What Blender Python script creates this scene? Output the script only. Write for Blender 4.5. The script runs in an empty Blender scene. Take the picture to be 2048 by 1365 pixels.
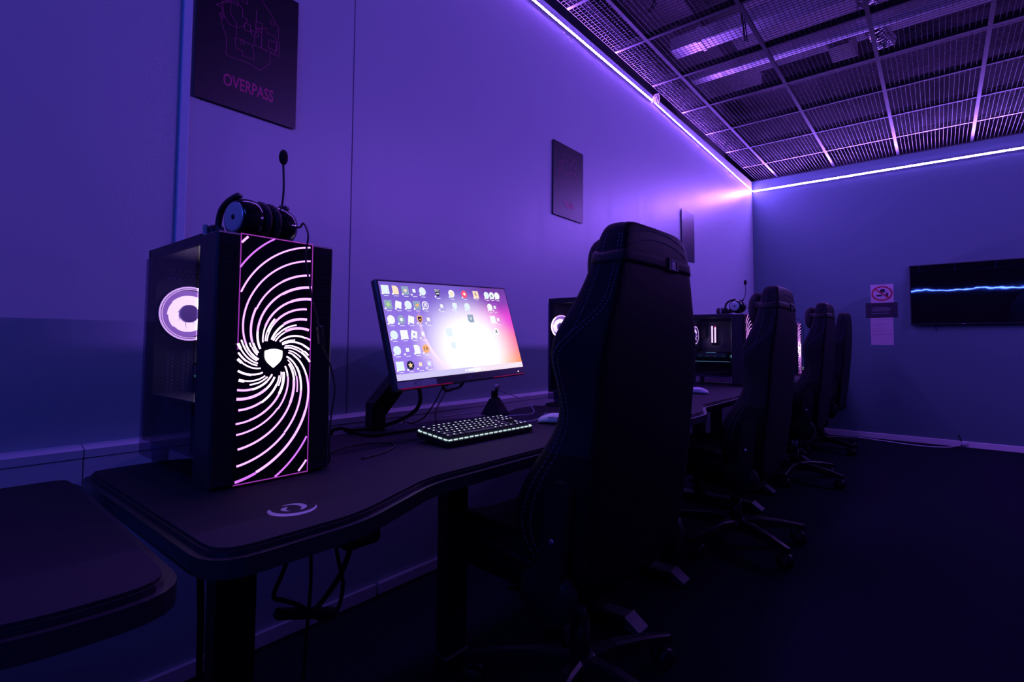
import bpy, bmesh, math, random
from mathutils import Vector, Matrix
from mathutils.bvhtree import BVHTree
random.seed(7)
SC = bpy.context.scene
COL = SC.collection
PI = math.pi

# ------------------------------------------------------------------ camera
CAM_LOC = Vector((1.78992, 0.0, 1.02))
def make_camera():
    f, yaw, pitch, roll = 1036.81, 0.6901, 0.0486, 0.0062
    fw = Vector((-math.sin(yaw)*math.cos(pitch), math.cos(yaw)*math.cos(pitch), math.sin(pitch)))
    r = Vector((math.cos(yaw), math.sin(yaw), 0)); u = r.cross(fw)
    r2 = r*math.cos(roll) + u*math.sin(roll); u2 = u*math.cos(roll) - r*math.sin(roll)
    cd = bpy.data.cameras.new('camera'); co = bpy.data.objects.new('camera', cd); COL.objects.link(co)
    m = Matrix.Identity(4)
    for i in range(3):
        m[i][0] = r2[i]; m[i][1] = u2[i]; m[i][2] = -fw[i]; m[i][3] = CAM_LOC[i]
    co.matrix_world = m
    cd.sensor_fit = 'HORIZONTAL'; cd.sensor_width = 36; cd.lens = f/2048*36
    cd.shift_x = 2.37/2048; cd.shift_y = -46.1/2048
    cd.clip_start = 0.02; cd.clip_end = 60
    SC.camera = co
make_camera()

# ------------------------------------------------------------------ world and exposure
w = bpy.data.worlds.new('world'); SC.world = w; w.use_nodes = True
bg = w.node_tree.nodes['Background']; bg.inputs[0].default_value = (0.01, 0.01, 0.05, 1); bg.inputs[1].default_value = 0.05
SC.view_settings.view_transform = 'Standard'; SC.view_settings.look = 'None'
SC.view_settings.exposure = 0.0; SC.view_settings.gamma = 1.0; SC.view_settings.use_curve_mapping = False

# colour and strength of the LED strips that light the room
LED_LEFT = ((0.30, 0.10, 1.0), 480.0)
LED_BACK = ((0.32, 0.125, 1.0), 480.0)
LED_RIGHT = ((0.30, 0.10, 1.0), 600.0)
LED_FRONT = ((0.04, 0.09, 1.0), 330.0)

# ------------------------------------------------------------------ materials
def mat(name, col, rough=0.5, metal=0.0, emit=None, es=0.0, spec=0.5, bump=None, alpha=None, noise=None):
    m = bpy.data.materials.new(name); m.use_nodes = True
    nt = m.node_tree; b = nt.nodes['Principled BSDF']
    b.inputs['Base Color'].default_value = (*col, 1); b.inputs['Roughness'].default_value = rough
    b.inputs['Metallic'].default_value = metal; b.inputs['Specular IOR Level'].default_value = spec
    if emit: b.inputs['Emission Color'].default_value = (*emit, 1); b.inputs['Emission Strength'].default_value = es
    if bump or noise:
        tc = nt.nodes.new('ShaderNodeTexCoord')
    if bump:
        n = nt.nodes.new('ShaderNodeTexNoise'); n.inputs['Scale'].default_value = bump[0]; n.inputs['Detail'].default_value = 3
        bp = nt.nodes.new('ShaderNodeBump'); bp.inputs['Strength'].default_value = bump[1]; bp.inputs['Distance'].default_value = bump[2] if len(bump) > 2 else 0.002
        nt.links.new(tc.outputs['Object'], n.inputs['Vector']); nt.links.new(n.outputs['Fac'], bp.inputs['Height'])
        nt.links.new(bp.outputs['Normal'], b.inputs['Normal'])
    if noise:
        n = nt.nodes.new('ShaderNodeTexNoise'); n.inputs['Scale'].default_value = noise[0]; n.inputs['Detail'].default_value = 4
        r = nt.nodes.new('ShaderNodeMix'); r.data_type = 'RGBA'
        r.inputs['A'].default_value = (*col, 1); r.inputs['B'].default_value = (*noise[1], 1)
        nt.links.new(tc.outputs['Object'], n.inputs['Vector']); nt.links.new(n.outputs['Fac'], r.inputs['Factor'])
        nt.links.new(r.outputs['Result'], b.inputs['Base Color'])
    return m
def emis(name, col, s):
    m = bpy.data.materials.new(name); m.use_nodes = True; nt = m.node_tree
    for n in list(nt.nodes): nt.nodes.remove(n)
    o = nt.nodes.new('ShaderNodeOutputMaterial'); e = nt.nodes.new('ShaderNodeEmission')
    e.inputs[0].default_value = (*col, 1); e.inputs[1].default_value = s
    nt.links.new(e.outputs[0], o.inputs[0]); return m
def glass(name, tint, rough=0.02, reflect=0.06):
    # smoked pane: tinted transparency with a weak glossy coat
    m = bpy.data.materials.new(name); m.use_nodes = True; nt = m.node_tree
    for n in list(nt.nodes): nt.nodes.remove(n)
    o = nt.nodes.new('ShaderNodeOutputMaterial'); t = nt.nodes.new('ShaderNodeBsdfTransparent'); g = nt.nodes.new('ShaderNodeBsdfGlossy')
    x = nt.nodes.new('ShaderNodeMixShader'); fr = nt.nodes.new('ShaderNodeMapRange'); lw = nt.nodes.new('ShaderNodeLayerWeight'); pw = nt.nodes.new('ShaderNodeMath'); pw.operation = 'POWER'; pw.inputs[1].default_value = 4.0
    nt.links.new(lw.outputs['Facing'], pw.inputs[0]); nt.links.new(pw.outputs[0], fr.inputs[0]); fr.inputs['To Min'].default_value = 0.03; fr.inputs['To Max'].default_value = 0.45
    t.inputs[0].default_value = (*tint, 1); g.inputs[1].default_value = rough
    nt.links.new(fr.outputs[0], x.inputs[0]); nt.links.new(t.outputs[0], x.inputs[1]); nt.links.new(g.outputs[0], x.inputs[2])
    nt.links.new(x.outputs[0], o.inputs[0]); return m

def wall_mat(name, col, r0, r1):
    # satin wall paint: vertical roller streaks in gloss, slightly blue-grey
    m = mat(name, col, 0.42, spec=0.5)
    nt = m.node_tree; b = nt.nodes['Principled BSDF']
    tc = nt.nodes.new('ShaderNodeTexCoord'); mp = nt.nodes.new('ShaderNodeMapping'); mp.inputs['Scale'].default_value = (6, 6, 0.35)
    n = nt.nodes.new('ShaderNodeTexNoise'); n.inputs['Scale'].default_value = 1.6; n.inputs['Detail'].default_value = 5
    mr = nt.nodes.new('ShaderNodeMapRange'); mr.inputs['To Min'].default_value = r0; mr.inputs['To Max'].default_value = r1
    nt.links.new(tc.outputs['Object'], mp.inputs['Vector']); nt.links.new(mp.outputs[0], n.inputs['Vector'])
    nt.links.new(n.outputs['Fac'], mr.inputs['Value']); nt.links.new(mr.outputs[0], b.inputs['Roughness'])
    n2 = nt.nodes.new('ShaderNodeTexNoise'); n2.inputs['Scale'].default_value = 160
    bp = nt.nodes.new('ShaderNodeBump'); bp.inputs['Strength'].default_value = 0.06; bp.inputs['Distance'].default_value = 0.002
    nt.links.new(tc.outputs['Object'], n2.inputs['Vector']); nt.links.new(n2.outputs['Fac'], bp.inputs['Height']); nt.links.new(bp.outputs[0], b.inputs['Normal'])
    return m
M = {}
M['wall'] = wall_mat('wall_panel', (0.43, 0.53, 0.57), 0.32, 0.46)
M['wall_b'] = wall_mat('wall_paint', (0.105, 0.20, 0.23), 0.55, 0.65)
M['wall_d'] = wall_mat('low_bounce_wall', (0.05, 0.06, 0.08), 0.6, 0.7)  # for unseen walls only, made dark to cut bounced light
M['white'] = mat('white_plastic', (0.86, 0.78, 0.82), 0.4)
M['seam'] = mat('dark_groove', (0.05, 0.05, 0.08), 0.8)
M['seam_thin'] = mat('panel_joint', (0.10, 0.13, 0.18), 0.8)
M['conduit'] = mat('pale_conduit', (0.42, 0.62, 0.75), 0.5)
M['carpet'] = mat('carpet', (0.002, 0.003, 0.005), 1.0, spec=0.02, bump=(300, 0.9, 0.006), noise=(170, (0.026, 0.036, 0.056)))
M['slab'] = mat('plenum_slab', (0.15, 0.14, 0.16), 0.9, bump=(8, 0.3, 0.02))
M['grid'] = mat('grid_steel', (0.07, 0.07, 0.085), 0.34, 0.7)
M['web_shaded'] = mat('shaded_tee_web', (0.02, 0.02, 0.025), 0.6)  # darker than the grid steel: the web's shade is put into its colour
M['wire'] = mat('mesh_wire', (0.040, 0.040, 0.046), 0.45, 0.4)
M['duct'] = mat('galvanised_duct', (0.75, 0.75, 0.78), 0.35, 0.8, noise=(3, (0.6, 0.6, 0.64)))
M['foil'] = mat('foil_duct', (0.8, 0.8, 0.82), 0.2, 1.0)
M['darkbox'] = mat('dark_sheet', (0.05, 0.04, 0.05), 0.7)
M['desk'] = mat('desk_laminate', (0.014, 0.014, 0.018), 0.42, bump=(600, 0.15, 0.0006))
M['desk_edge'] = mat('desk_edge_band', (0.03, 0.03, 0.038), 0.3)
M['mat'] = mat('cloth_mat', (0.030, 0.027, 0.036), 0.85, spec=0.25, bump=(900, 0.2, 0.0006))
M['emblem'] = mat('mat_print', (0.62, 0.6, 0.66), 0.5)
M['leg'] = mat('black_steel', (0.012, 0.012, 0.014), 0.45, bump=(500, 0.1, 0.0005))
M['endcap'] = mat('grey_foot_cap', (0.045, 0.06, 0.09), 0.5, 0.0)
M['black'] = mat('black_plastic', (0.010, 0.011, 0.015), 0.42, spec=0.35)
M['blackgloss'] = mat('black_gloss', (0.008, 0.008, 0.012), 0.12)
M['case'] = mat('case_steel', (0.026, 0.026, 0.036), 0.42, 0.2)
M['meshblk'] = mat('intake_mesh', (0.008, 0.008, 0.01), 0.8)
M['casein'] = mat('case_inside', (0.26, 0.24, 0.28), 0.45)
M['perf'] = mat('perforation', (0.75, 0.72, 0.8), 0.5)
M['panel'] = mat('acrylic_panel', (0.006, 0.005, 0.009), 0.15)
M['smoke'] = glass('smoked_glass', (0.62, 0.58, 0.70))
M['led_line'] = emis('led_line', (0.72, 0.28, 1.0), 2.3)
M['led_line2'] = emis('led_line_dim', (0.60, 0.16, 0.95), 1.3)
M['led_hot'] = emis('led_line_hot', (0.95, 0.60, 1.0), 2.8)
M['led_edge'] = emis('led_edge', (0.55, 0.06, 0.75), 0.55)
M['led_white'] = emis('led_emblem', (0.95, 0.93, 1.0), 3.0)
M['fan_hot'] = emis('fan_glow', (0.98, 0.84, 1.0), 3.4)
M['fan_mid'] = emis('fan_glow_outer', (0.60, 0.30, 0.98), 1.25)
M['fan_ring'] = emis('fan_ring', (0.85, 0.55, 1.0), 2.6)
M['fan_hub'] = mat('fan_hub', (0.3, 0.2, 0.45), 0.4, emit=(0.25, 0.12, 0.6), es=0.6)
M['ram_a'] = emis('ram_glow', (0.90, 0.72, 1.0), 3.0)
M['ram_red'] = emis('ram_glow_red', (1.0, 0.05, 0.25), 1.2)
M['ram_cy'] = emis('cyan_glow', (0.25, 0.75, 0.9), 0.7)
M['grn'] = emis('green_glow', (0.05, 0.55, 0.3), 0.35)
M['redin'] = emis('red_glow', (0.30, 0.0, 0.08), 0.10)
M['chair_a'] = mat('chair_leather', (0.0035, 0.0038, 0.008), 0.6, spec=0.18, bump=(700, 0.25, 0.0008))
M['chair_b'] = mat('chair_suede', (0.016, 0.016, 0.026), 0.9, spec=0.2, bump=(900, 0.3, 0.0008))
M['pillow'] = mat('pillow_cloth', (0.035, 0.03, 0.04), 0.9, spec=0.2, bump=(500, 0.3, 0.0008))
M['stitch'] = mat('blue_stitch', (0.10, 0.17, 0.26), 0.8)
M['strap'] = mat('strap_web', (0.009, 0.008, 0.013), 0.7, bump=(1200, 0.3, 0.0006))
M['chrome'] = mat('chrome', (0.55, 0.55, 0.6), 0.25, 0.9)
M['disc'] = mat('brushed_disc', (0.55, 0.64, 0.66), 0.38, 0.5)
M['cushion'] = mat('ear_cushion', (0.016, 0.015, 0.02), 0.7, bump=(300, 0.3, 0.001))
M['band'] = mat('headband', (0.016, 0.018, 0.02), 0.4)
M['greylab'] = mat('pale_inlay', (0.4, 0.4, 0.46), 0.4)
M['foam'] = mat('mic_foam', (0.010, 0.010, 0.012), 1.0, bump=(900, 0.8, 0.001))
M['poster'] = mat('poster_board', (0.005, 0.005, 0.012), 0.36, spec=0.38)
M['pink'] = mat('poster_ink', (0.62, 0.02, 0.20), 0.5)
M['pinkdim'] = mat('poster_ink_thin', (0.40, 0.02, 0.20), 0.5)
M['paper'] = mat('paper', (0.62, 0.46, 0.56), 0.8)
M['ink'] = mat('ink', (0.03, 0.03, 0.05), 0.8)
M['redink'] = mat('red_ink', (0.42, 0.01, 0.03), 0.7)
M['greytext'] = mat('grey_print', (0.3, 0.3, 0.36), 0.7)
M['mouse'] = mat('white_mouse', (0.80, 0.78, 0.85), 0.35)
M['mousedk'] = mat('mouse_seam', (0.2, 0.2, 0.26), 0.5)
M['bungee_face'] = mat('bungee_face', (0.06, 0.03, 0.07), 0.4)
M['key'] = mat('keycap', (0.016, 0.016, 0.022), 0.5)
M['legend'] = emis('key_legend', (0.80, 0.92, 1.0), 1.1)
M['under'] = emis('key_backlight', (0.70, 0.92, 0.95), 0.9)
M['bezel'] = mat('monitor_bezel', (0.075, 0.07, 0.09), 0.35)
M['sticker'] = mat('white_sticker', (0.85, 0.8, 0.88), 0.6)
M['redtrim'] = mat('red_trim', (0.35, 0.0, 0.02), 0.3, emit=(0.6, 0.0, 0.12), es=0.22)
M['brand'] = mat('grey_brand', (0.45, 0.42, 0.5), 0.4)
M['dot'] = emis('power_dot', (1, 0.9, 1), 2.0)
M['tvscreen'] = mat('tv_glass', (0.004, 0.004, 0.008), 0.02, spec=0.5, bump=(2.2, 0.10, 0.01))
M['cablewhite'] = mat('white_cable', (0.62, 0.58, 0.66), 0.5)
M['rubber'] = mat('black_rubber', (0.010, 0.010, 0.012), 0.6)

# ------------------------------------------------------------------ mesh builder
class MB:
    def __init__(s): s.bm = bmesh.new(); s.mats = []; s.smooth = set()
    def mi(s, m):
        if m not in s.mats: s.mats.append(m)
        return s.mats.index(m)
    def _fin(s, faces, m, smooth=False):
        i = s.mi(m)
        for f in faces: f.material_index = i; f.smooth = smooth
    def face(s, pts, m, smooth=False):
        f = s.bm.faces.new([s.bm.verts.new(p) for p in pts]); s._fin([f], m, smooth); return f
    def box(s, c, d, m, rot=None, bevel=0.0, seg=1):
        r = bmesh.ops.create_cube(s.bm, size=1.0); vs = r['verts']
        for v in vs: v.co = Vector((v.co.x*d[0], v.co.y*d[1], v.co.z*d[2]))
        fs = set(f for v in vs for f in v.link_faces)
        if bevel > 0:
            es = set(e for v in vs for e in v.link_edges)
            b = bmesh.ops.bevel(s.bm, geom=list(es), offset=bevel, segments=seg, affect='EDGES', profile=0.5)
            fs = set(b['faces']) | set(f for f in fs if f.is_valid)
            vs = list(set(v for f in fs for v in f.verts)); fs = set(f for v in vs for f in v.link_faces)
        for v in vs:
            p = v.co
            if rot is not None: p = rot @ p
            v.co = p + Vector(c)
        s._fin(fs, m, bevel > 0 and seg > 1); return s
    def loft(s, rings, m, closed=True, cap=True, smooth=True, facemat=None):
        R = [[s.bm.verts.new(p) for p in r] for r in rings]; fs = []
        n = len(R[0])
        for a in range(len(R)-1):
            for j in range(n if closed else n-1):
                k = (j+1) % n
                f = s.bm.faces.new((R[a][j], R[a][k], R[a+1][k], R[a+1][j])); fs.append(f)
                f.material_index = s.mi(facemat(a, j)) if facemat else s.mi(m); f.smooth = smooth
        if cap and closed:
            for r, fl in ((R[0], True), (R[-1], False)):
                f = s.bm.faces.new(list(reversed(r)) if fl else r); f.material_index = s.mi(m); f.smooth = smooth
        return s
    def cyl(s, a, b, r1, m, r2=None, n=16, smooth=True):
        a = Vector(a); b = Vector(b); r2 = r1 if r2 is None else r2
        d = (b-a).normalized(); x = d.orthogonal().normalized(); y = d.cross(x)
        ring = lambda c, r: [c + (x*math.cos(2*PI*i/n) + y*math.sin(2*PI*i/n))*r for i in range(n)]
        R = [[s.bm.verts.new(p) for p in ring(a, r1)], [s.bm.verts.new(p) for p in ring(b, r2)]]
        for j in range(n):
            k = (j+1) % n; f = s.bm.faces.new((R[0][j], R[0][k], R[1][k], R[1][j])); f.material_index = s.mi(m); f.smooth = smooth
        f = s.bm.faces.new(list(reversed(R[0]))); f.material_index = s.mi(m)
        f = s.bm.faces.new(R[1]); f.material_index = s.mi(m); return s
    def lathe(s, prof, o, ax, m, n=28, smooth=True):
        # prof: list of (along, radius)
        o = Vector(o); ax = Vector(ax).normalized(); x = ax.orthogonal().normalized(); y = ax.cross(x)
        s.loft([[o + ax*h + (x*math.cos(2*PI*i/n) + y*math.sin(2*PI*i/n))*max(r, 1e-4) for i in range(n)] for h, r in prof], m, smooth=smooth); return s
    def tube(s, pts, r, m, n=8, smoothpath=True, sub=6):
        P = [Vector(p) for p in pts]
        if smoothpath and len(P) > 2: P = catmull(P, sub)
        t = (P[1]-P[0]).normalized(); x = t.orthogonal().normalized(); rings = []
        for i, p in enumerate(P):
            d = (P[min(i+1, len(P)-1)] - P[max(i-1, 0)]).normalized()
            x = (x - d*x.dot(d)).normalized(); y = d.cross(x)
            rr = r(i/(len(P)-1)) if callable(r) else r
            rings.append([p + (x*math.cos(2*PI*j/n) + y*math.sin(2*PI*j/n))*rr for j in range(n)])
        s.loft(rings, m); return s
    def ribbon(s, pts, wd, nrm, m, h=0.0):
        # flat strip along a polyline, lying across nrm
        nrm = Vector(nrm); P = [Vector(p) for p in pts]; L = []; Rr = []
        for i, p in enumerate(P):
            d = (P[min(i+1, len(P)-1)] - P[max(i-1, 0)]).normalized(); q = nrm.cross(d).normalized()*wd/2
            L.append(p+q+nrm*h); Rr.append(p-q+nrm*h)
        for i in range(len(P)-1):
            s.face([L[i], Rr[i], Rr[i+1], L[i+1]], m)
        return s
    def prism(s, poly, fr, h, m, side=None, smooth=False):
        # poly in (a,b); fr(a,b,c) -> point; c from 0 to h
        A = [s.bm.verts.new(fr(a, b, 0)) for a, b in poly]; B = [s.bm.verts.new(fr(a, b, h)) for a, b in poly]
        n = len(A)
        f = s.bm.faces.new(list(reversed(A))); f.material_index = s.mi(m)
        f = s.bm.faces.new(B); f.material_index = s.mi(m)
        for i in range(n):
            f = s.bm.faces.new((A[i], A[(i+1) % n], B[(i+1) % n], B[i])); f.material_index = s.mi(side or m); f.smooth = smooth
        return s
    def ball(s, c, r, m, seg=16, rot=None):
        res = bmesh.ops.create_uvsphere(s.bm, u_segments=seg, v_segments=max(6, seg//2), radius=1.0)
        r = (r, r, r) if not hasattr(r, '__len__') else r
        for v in res['verts']:
            p = Vector((v.co.x*r[0], v.co.y*r[1], v.co.z*r[2])); v.co = (rot @ p if rot else p) + Vector(c)
        s._fin(set(f for v in res['verts'] for f in v.link_faces), m, True); return s
    def text(s, txt, fr, size, m, wx=1.0, align='LEFT', bold=0.0):
        cu = bpy.data.curves.new('t', 'FONT'); cu.body = txt; cu.size = size; cu.align_x = align; cu.resolution_u = 3; cu.offset = bold
        o = bpy.data.objects.new('t', cu); COL.objects.link(o); bpy.context.view_layer.update()
        me = bpy.data.meshes.new_from_object(o.evaluated_get(bpy.context.evaluated_depsgraph_get()))
        vs = [s.bm.verts.new(fr(v.co.x*wx, v.co.y)) for v in me.vertices]
        for p in me.polygons:
            try: f = s.bm.faces.new([vs[i] for i in p.vertices]); f.material_index = s.mi(m)
            except ValueError: pass
        bpy.data.objects.remove(o); bpy.data.meshes.remove(me); bpy.data.curves.remove(cu); return s
    def build(s, name, parent=None, loc=None, subsurf=0, normals=True):
        if normals: bmesh.ops.recalc_face_normals(s.bm, faces=s.bm.faces[:])
        me = bpy.data.meshes.new(name); s.bm.to_mesh(me); s.bm.free()
        for m in s.mats: me.materials.append(M[m])
        o = bpy.data.objects.new(name, me); COL.objects.link(o)
        if loc: o.location = loc
        if parent: o.parent = parent
        if subsurf:
            md = o.modifiers.new('sub', 'SUBSURF'); md.levels = subsurf; md.render_levels = subsurf
        return o
def catmull(P, sub=6):
    out = []; n = len(P)
    for i in range(n-1):
        p0 = P[max(i-1, 0)]; p1 = P[i]; p2 = P[i+1]; p3 = P[min(i+2, n-1)]
        for k in range(sub):
            t = k/sub
            out.append(0.5*((2*p1) + (p2-p0)*t + (2*p0-5*p1+4*p2-p3)*t*t + (3*p1-p0-3*p2+p3)*t**3))
    out.append(P[-1]); return out
def rrect(x0, y0, x1, y1, r, n=6):
    pts = []
    for cx, cy, a in ((x1-r, y1-r, 0), (x0+r, y1-r, 90), (x0+r, y0+r, 180), (x1-r, y0+r, 270)):
        for i in range(n+1):
            t = math.radians(a + 90*i/n); pts.append((cx + r*math.cos(t), cy + r*math.sin(t)))
    return pts
def circ(cx, cy, rx, ry=None, n=20, a0=0):
    ry = rx if ry is None else ry
    return [(cx + rx*math.cos(2*PI*i/n + a0), cy + ry*math.sin(2*PI*i/n + a0)) for i in range(n)]
def fillet(poly, rad, n=5):
    out = []; k = len(poly)
    for i in range(k):
        p0 = Vector(poly[i-1]); p = Vector(poly[i]); p1 = Vector(poly[(i+1) % k]); r = rad[i] if hasattr(rad, '__len__') else rad
        a = p + (p0-p).normalized()*min(r, (p0-p).length*0.49); b = p + (p1-p).normalized()*min(r, (p1-p).length*0.49)
        for j in range(n+1):
            t = j/n; q = a*(1-t)**2 + p*2*t*(1-t) + b*t*t; out.append((q.x, q.y))
    return out
def tag(o, label, cat, group=None):
    o['label'] = label; o['category'] = cat
    if group: o['group'] = group
    return o
def thing(name, label, cat, loc=(0, 0, 0), rz=0.0, group=None):
    o = bpy.data.objects.new(name, None); COL.objects.link(o); o.location = loc; o.rotation_euler = (0, 0, rz); o.empty_display_size = 0.1
    return tag(o, label, cat, group)
def struct(o): o['kind'] = 'structure'; return o
def copy_tree(o, parent=None):
    c = o.copy(); COL.objects.link(c)
    if parent: c.parent = parent
    for ch in list(o.children): copy_tree(ch, c)
    return c

# ------------------------------------------------------------------ room shell
D, H, XR, YF, TOP = 6.993, 3.094, 4.25, -2.9, 4.15
def shell():
    b = MB(); b.box(((XR)/2, (D+YF)/2, -0.05), (XR+0.4, D-YF+0.4, 0.1), 'carpet'); struct(b.build('floor'))
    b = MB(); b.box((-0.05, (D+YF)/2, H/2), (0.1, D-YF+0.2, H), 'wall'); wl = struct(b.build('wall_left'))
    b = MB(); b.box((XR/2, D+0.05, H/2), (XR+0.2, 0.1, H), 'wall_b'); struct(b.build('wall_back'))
    b = MB(); b.box((XR+0.05, (D+YF)/2, H/2), (0.1, D-YF+0.2, H), 'wall_d'); struct(b.build('wall_right'))
    b = MB(); b.box((XR/2, YF-0.05, H/2), (XR+0.2, 0.1, H), 'wall_d'); struct(b.build('wall_front'))
    b = MB(); b.box((3.05, 1.9, 1.21), (0.08, 7.2, 2.42), 'wall_d'); struct(b.build('wall_unseen_blocker'))  # assumed partition, out of view; blocks the right strip to shade the left wall
    # plenum above the mesh ceiling
    b = MB(); b.box((XR/2, (D+YF)/2, TOP+0.05), (XR+1.2, D-YF+1.2, 0.1), 'slab')
    for c, d in (((-0.35, (D+YF)/2, (H+TOP)/2), (0.1, D-YF+1, TOP-H)), ((XR+0.35, (D+YF)/2, (H+TOP)/2), (0.1, D-YF+1, TOP-H)),
                 ((XR/2, D+0.35, (H+TOP)/2), (XR+1, 0.1, TOP-H)), ((XR/2, YF-0.35, (H+TOP)/2), (XR+1, 0.1, TOP-H))):
        b.box(c, d, 'slab')
    ceil = struct(b.build('ceiling'))
    # skirting
    b = MB(); b.box((0.008, 1.15+0.36-1.8, 0.022), (0.016, 3.2-0.0, 0.044), 'white'); b.box((0.0095, (1.32+D)/2, 0.023), (0.019, D-1.32, 0.046), 'white', bevel=0.003)
    struct(b.build('baseboard_left'))
    b = MB(); b.box((XR/2, D-0.008, 0.03), (XR, 0.016, 0.06), 'white', bevel=0.003); struct(b.build('baseboard_back'))
    # cable trunking at desk height
    def trunk(y0, y1):
        b = MB(); prof = [(0, 0.585), (0.031, 0.585), (0.031, 0.7075), (0.034, 0.709), (0.034, 0.7300), (0.030, 0.7335), (0, 0.7415)]
        b.loft([[(x, y, z) for x, z in prof] for y in (y0, y1)], 'white', smooth=False)
        b.box((0.0312, (y0+y1)/2, 0.7078), (0.001, y1-y0, 0.0018), 'seam'); return b
    b = trunk(YF, 0.352); struct(b.build('trim_1')); b = trunk(0.355, D); struct(b.build('trim_2'))
    # pale vertical conduit and two panel joints on the left wall
    b = MB(); b.box((0.006, 0.566, 1.876), (0.012, 0.025, 2.268), 'conduit', bevel=0.002); struct(b.build('trim_3'))
    b = MB(); b.box((0.0004, 1.165, 0.742+(H-0.742)/2), (0.0012, 0.0035, H-0.742), 'seam_thin'); struct(b.build('trim_4'))
    return ceil
CEIL = shell()

def ceiling_parts():
    z = 3.10
    xs = [0.30+0.6*k for k in range(7)]; ys = [6.36-0.622*k for k in range(12)]
    for x in xs:
        b = MB(); b.box((x, (D-1.0)/2+0.3, z-0.002), (0.024, D+0.9, 0.004), 'grid'); b.box((x, (D-1.0)/2+0.3, z+0.02), (0.004, D+0.9, 0.04), 'grid'); b.build('runner', CEIL)
    for y in ys:
        b = MB(); b.box((XR/2+0.03, y, z-0.0015), (XR-0.06, 0.024, 0.003), 'grid'); b.box((XR/2+0.03, y, z+0.026), (XR-0.06, 0.004, 0.052), 'web_shaded'); b.build('cross_tee', CEIL)
    # edge angle on the back wall
    b = MB(); b.box((XR/2, D-0.012, z-0.002), (XR, 0.024, 0.004), 'grid'); b.build('wall_angle', CEIL)
    def panel(wx, wy, p=0.030, onlyy=False):
        b = MB(); nx = max(1, round(wx/p)); ny = max(1, round(wy/p))
        for i in range(nx+1):
            b.box((-wx/2 + wx*i/nx, 0, 0.0015), (0.0028, wy, 0.003), 'wire')
        if not onlyy:
            for j in range(ny+1): b.box((0, -wy/2 + wy*j/ny, 0.0042), (wx, 0.0024, 0.0024), 'wire')
        return b
    first = {}
    cols = [(0.06, 0.288)] + [(0.312+0.6*k, 0.888+0.6*k) for k in range(5)]
    rows = [(6.372, 6.975)] + [(y-0.610, y-0.012) for y in ys[:8]]
    for ci, (x0, x1) in enumerate(cols):
        for ri, (y0, y1) in enumerate(rows):
            lou = (ci == 1 and ri == 3) or ri == 0
            k = (round(x1-x0, 3), round(y1-y0, 3), lou)
            if k not in first:
                o = panel(x1-x0, y1-y0, onlyy=lou).build('mesh_panel', CEIL); first[k] = o
            else:
                o = first[k].copy(); COL.objects.link(o)
            o.location = ((x0+x1)/2, (y0+y1)/2, z)
ceiling_parts()

def plenum():
    b = MB(); b.box((0.01, 3.2, 3.78), (0.56, 4.4, 0.03), 'darkbox'); b.box((0.30, 3.2, 3.88), (0.02, 4.4, 0.18), 'darkbox'); tag(b.build('void_dark_board'), 'added black board that darkens the void above the mesh at the left wall', 'board')  # dark board added so the void near the left strip stays black
    b = MB(); b.box((1.35, 4.34, 3.62), (2.6, 0.16, 0.12), 'duct', bevel=0.004)
    for x in (0.3, 0.9, 1.5, 2.1): b.box((x, 4.34, 3.62), (0.03, 0.17, 0.13), 'duct')
    tag(b.build('air_duct'), 'long bright galvanised duct running above the ceiling mesh', 'duct')
    b = MB(); b.box((1.3, 4.95, 3.62), (2.7, 0.1, 0.1), 'duct', bevel=0.004)
    for x in (0.4, 1.2, 2.0): b.box((x, 4.95, 3.68), (0.04, 0.11, 0.02), 'grid')
    tag(b.build('cable_tray'), 'narrow metal tray above the mesh, behind the bright duct', 'cable tray')
    b = MB(); b.box((1.20, 5.3, 3.68), (0.18, 0.5, 0.2), 'darkbox', bevel=0.006); b.box((1.20, 5.3, 3.575), (0.14, 0.44, 0.01), 'darkbox')
    tag(b.build('junction_box'), 'dark box above the ceiling mesh beside the foil hose', 'box')
    pr = []; n = 60
    b = MB()
    P = catmull([Vector((1.42, 4.05, 3.80)), Vector((1.42, 4.5, 3.83)), Vector((1.41, 5.2, 3.84)), Vector((1.44, 5.65, 3.86)), Vector((1.48, 5.95, 3.90))], 14)
    b.tube(P, lambda t: 0.075 + 0.010*math.sin(t*2*PI*26), 'foil', n=16, smoothpath=True, sub=6)
    tag(b.build('flexible_duct'), 'silver ribbed foil hose crossing above the ceiling mesh', 'duct')
    for (p, name, lab) in (([(0.42, 3.0, 3.12), (0.44, 3.05, 3.2), (0.4, 3.1, 3.3), (0.42, 3.1, 3.45), (0.4, 3.1, 3.9)], 'hanging_wire', 'twisted wire hanging above the mesh near the left strip'),
                     ([(0.80, 3.35, 3.9), (0.78, 3.4, 3.5), (0.82, 3.55, 3.3), (0.80, 3.75, 3.14)], 'drooping_wire', 'wire drooping onto the mesh in front of the bright duct')):
        b = MB(); b.tube(p, 0.006, 'grid'); b.tube([(q[0]+0.012, q[1]+0.01, q[2]) for q in p], 0.004, 'grid'); tag(b.build(name), lab, 'cable')
    for i, y in enumerate((2.6, 3.9, 6.1)):
        b = MB(); b.box((2.3, y, 3.86), (3.9, 0.12, 0.02), 'darkbox'); b.box((2.3, y, 3.94), (3.9, 0.012, 0.16), 'darkbox'); b.box((2.3, y, 4.02), (3.9, 0.12, 0.02), 'darkbox')
        tag(b.build('steel_beam'), ('dark beam above the mesh, nearest to the camera', 'dark beam above the mesh, in front of the bright duct', 'dark beam above the mesh, closest to the back wall')[i], 'beam', 'beams above the ceiling mesh')
plenum()

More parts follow.
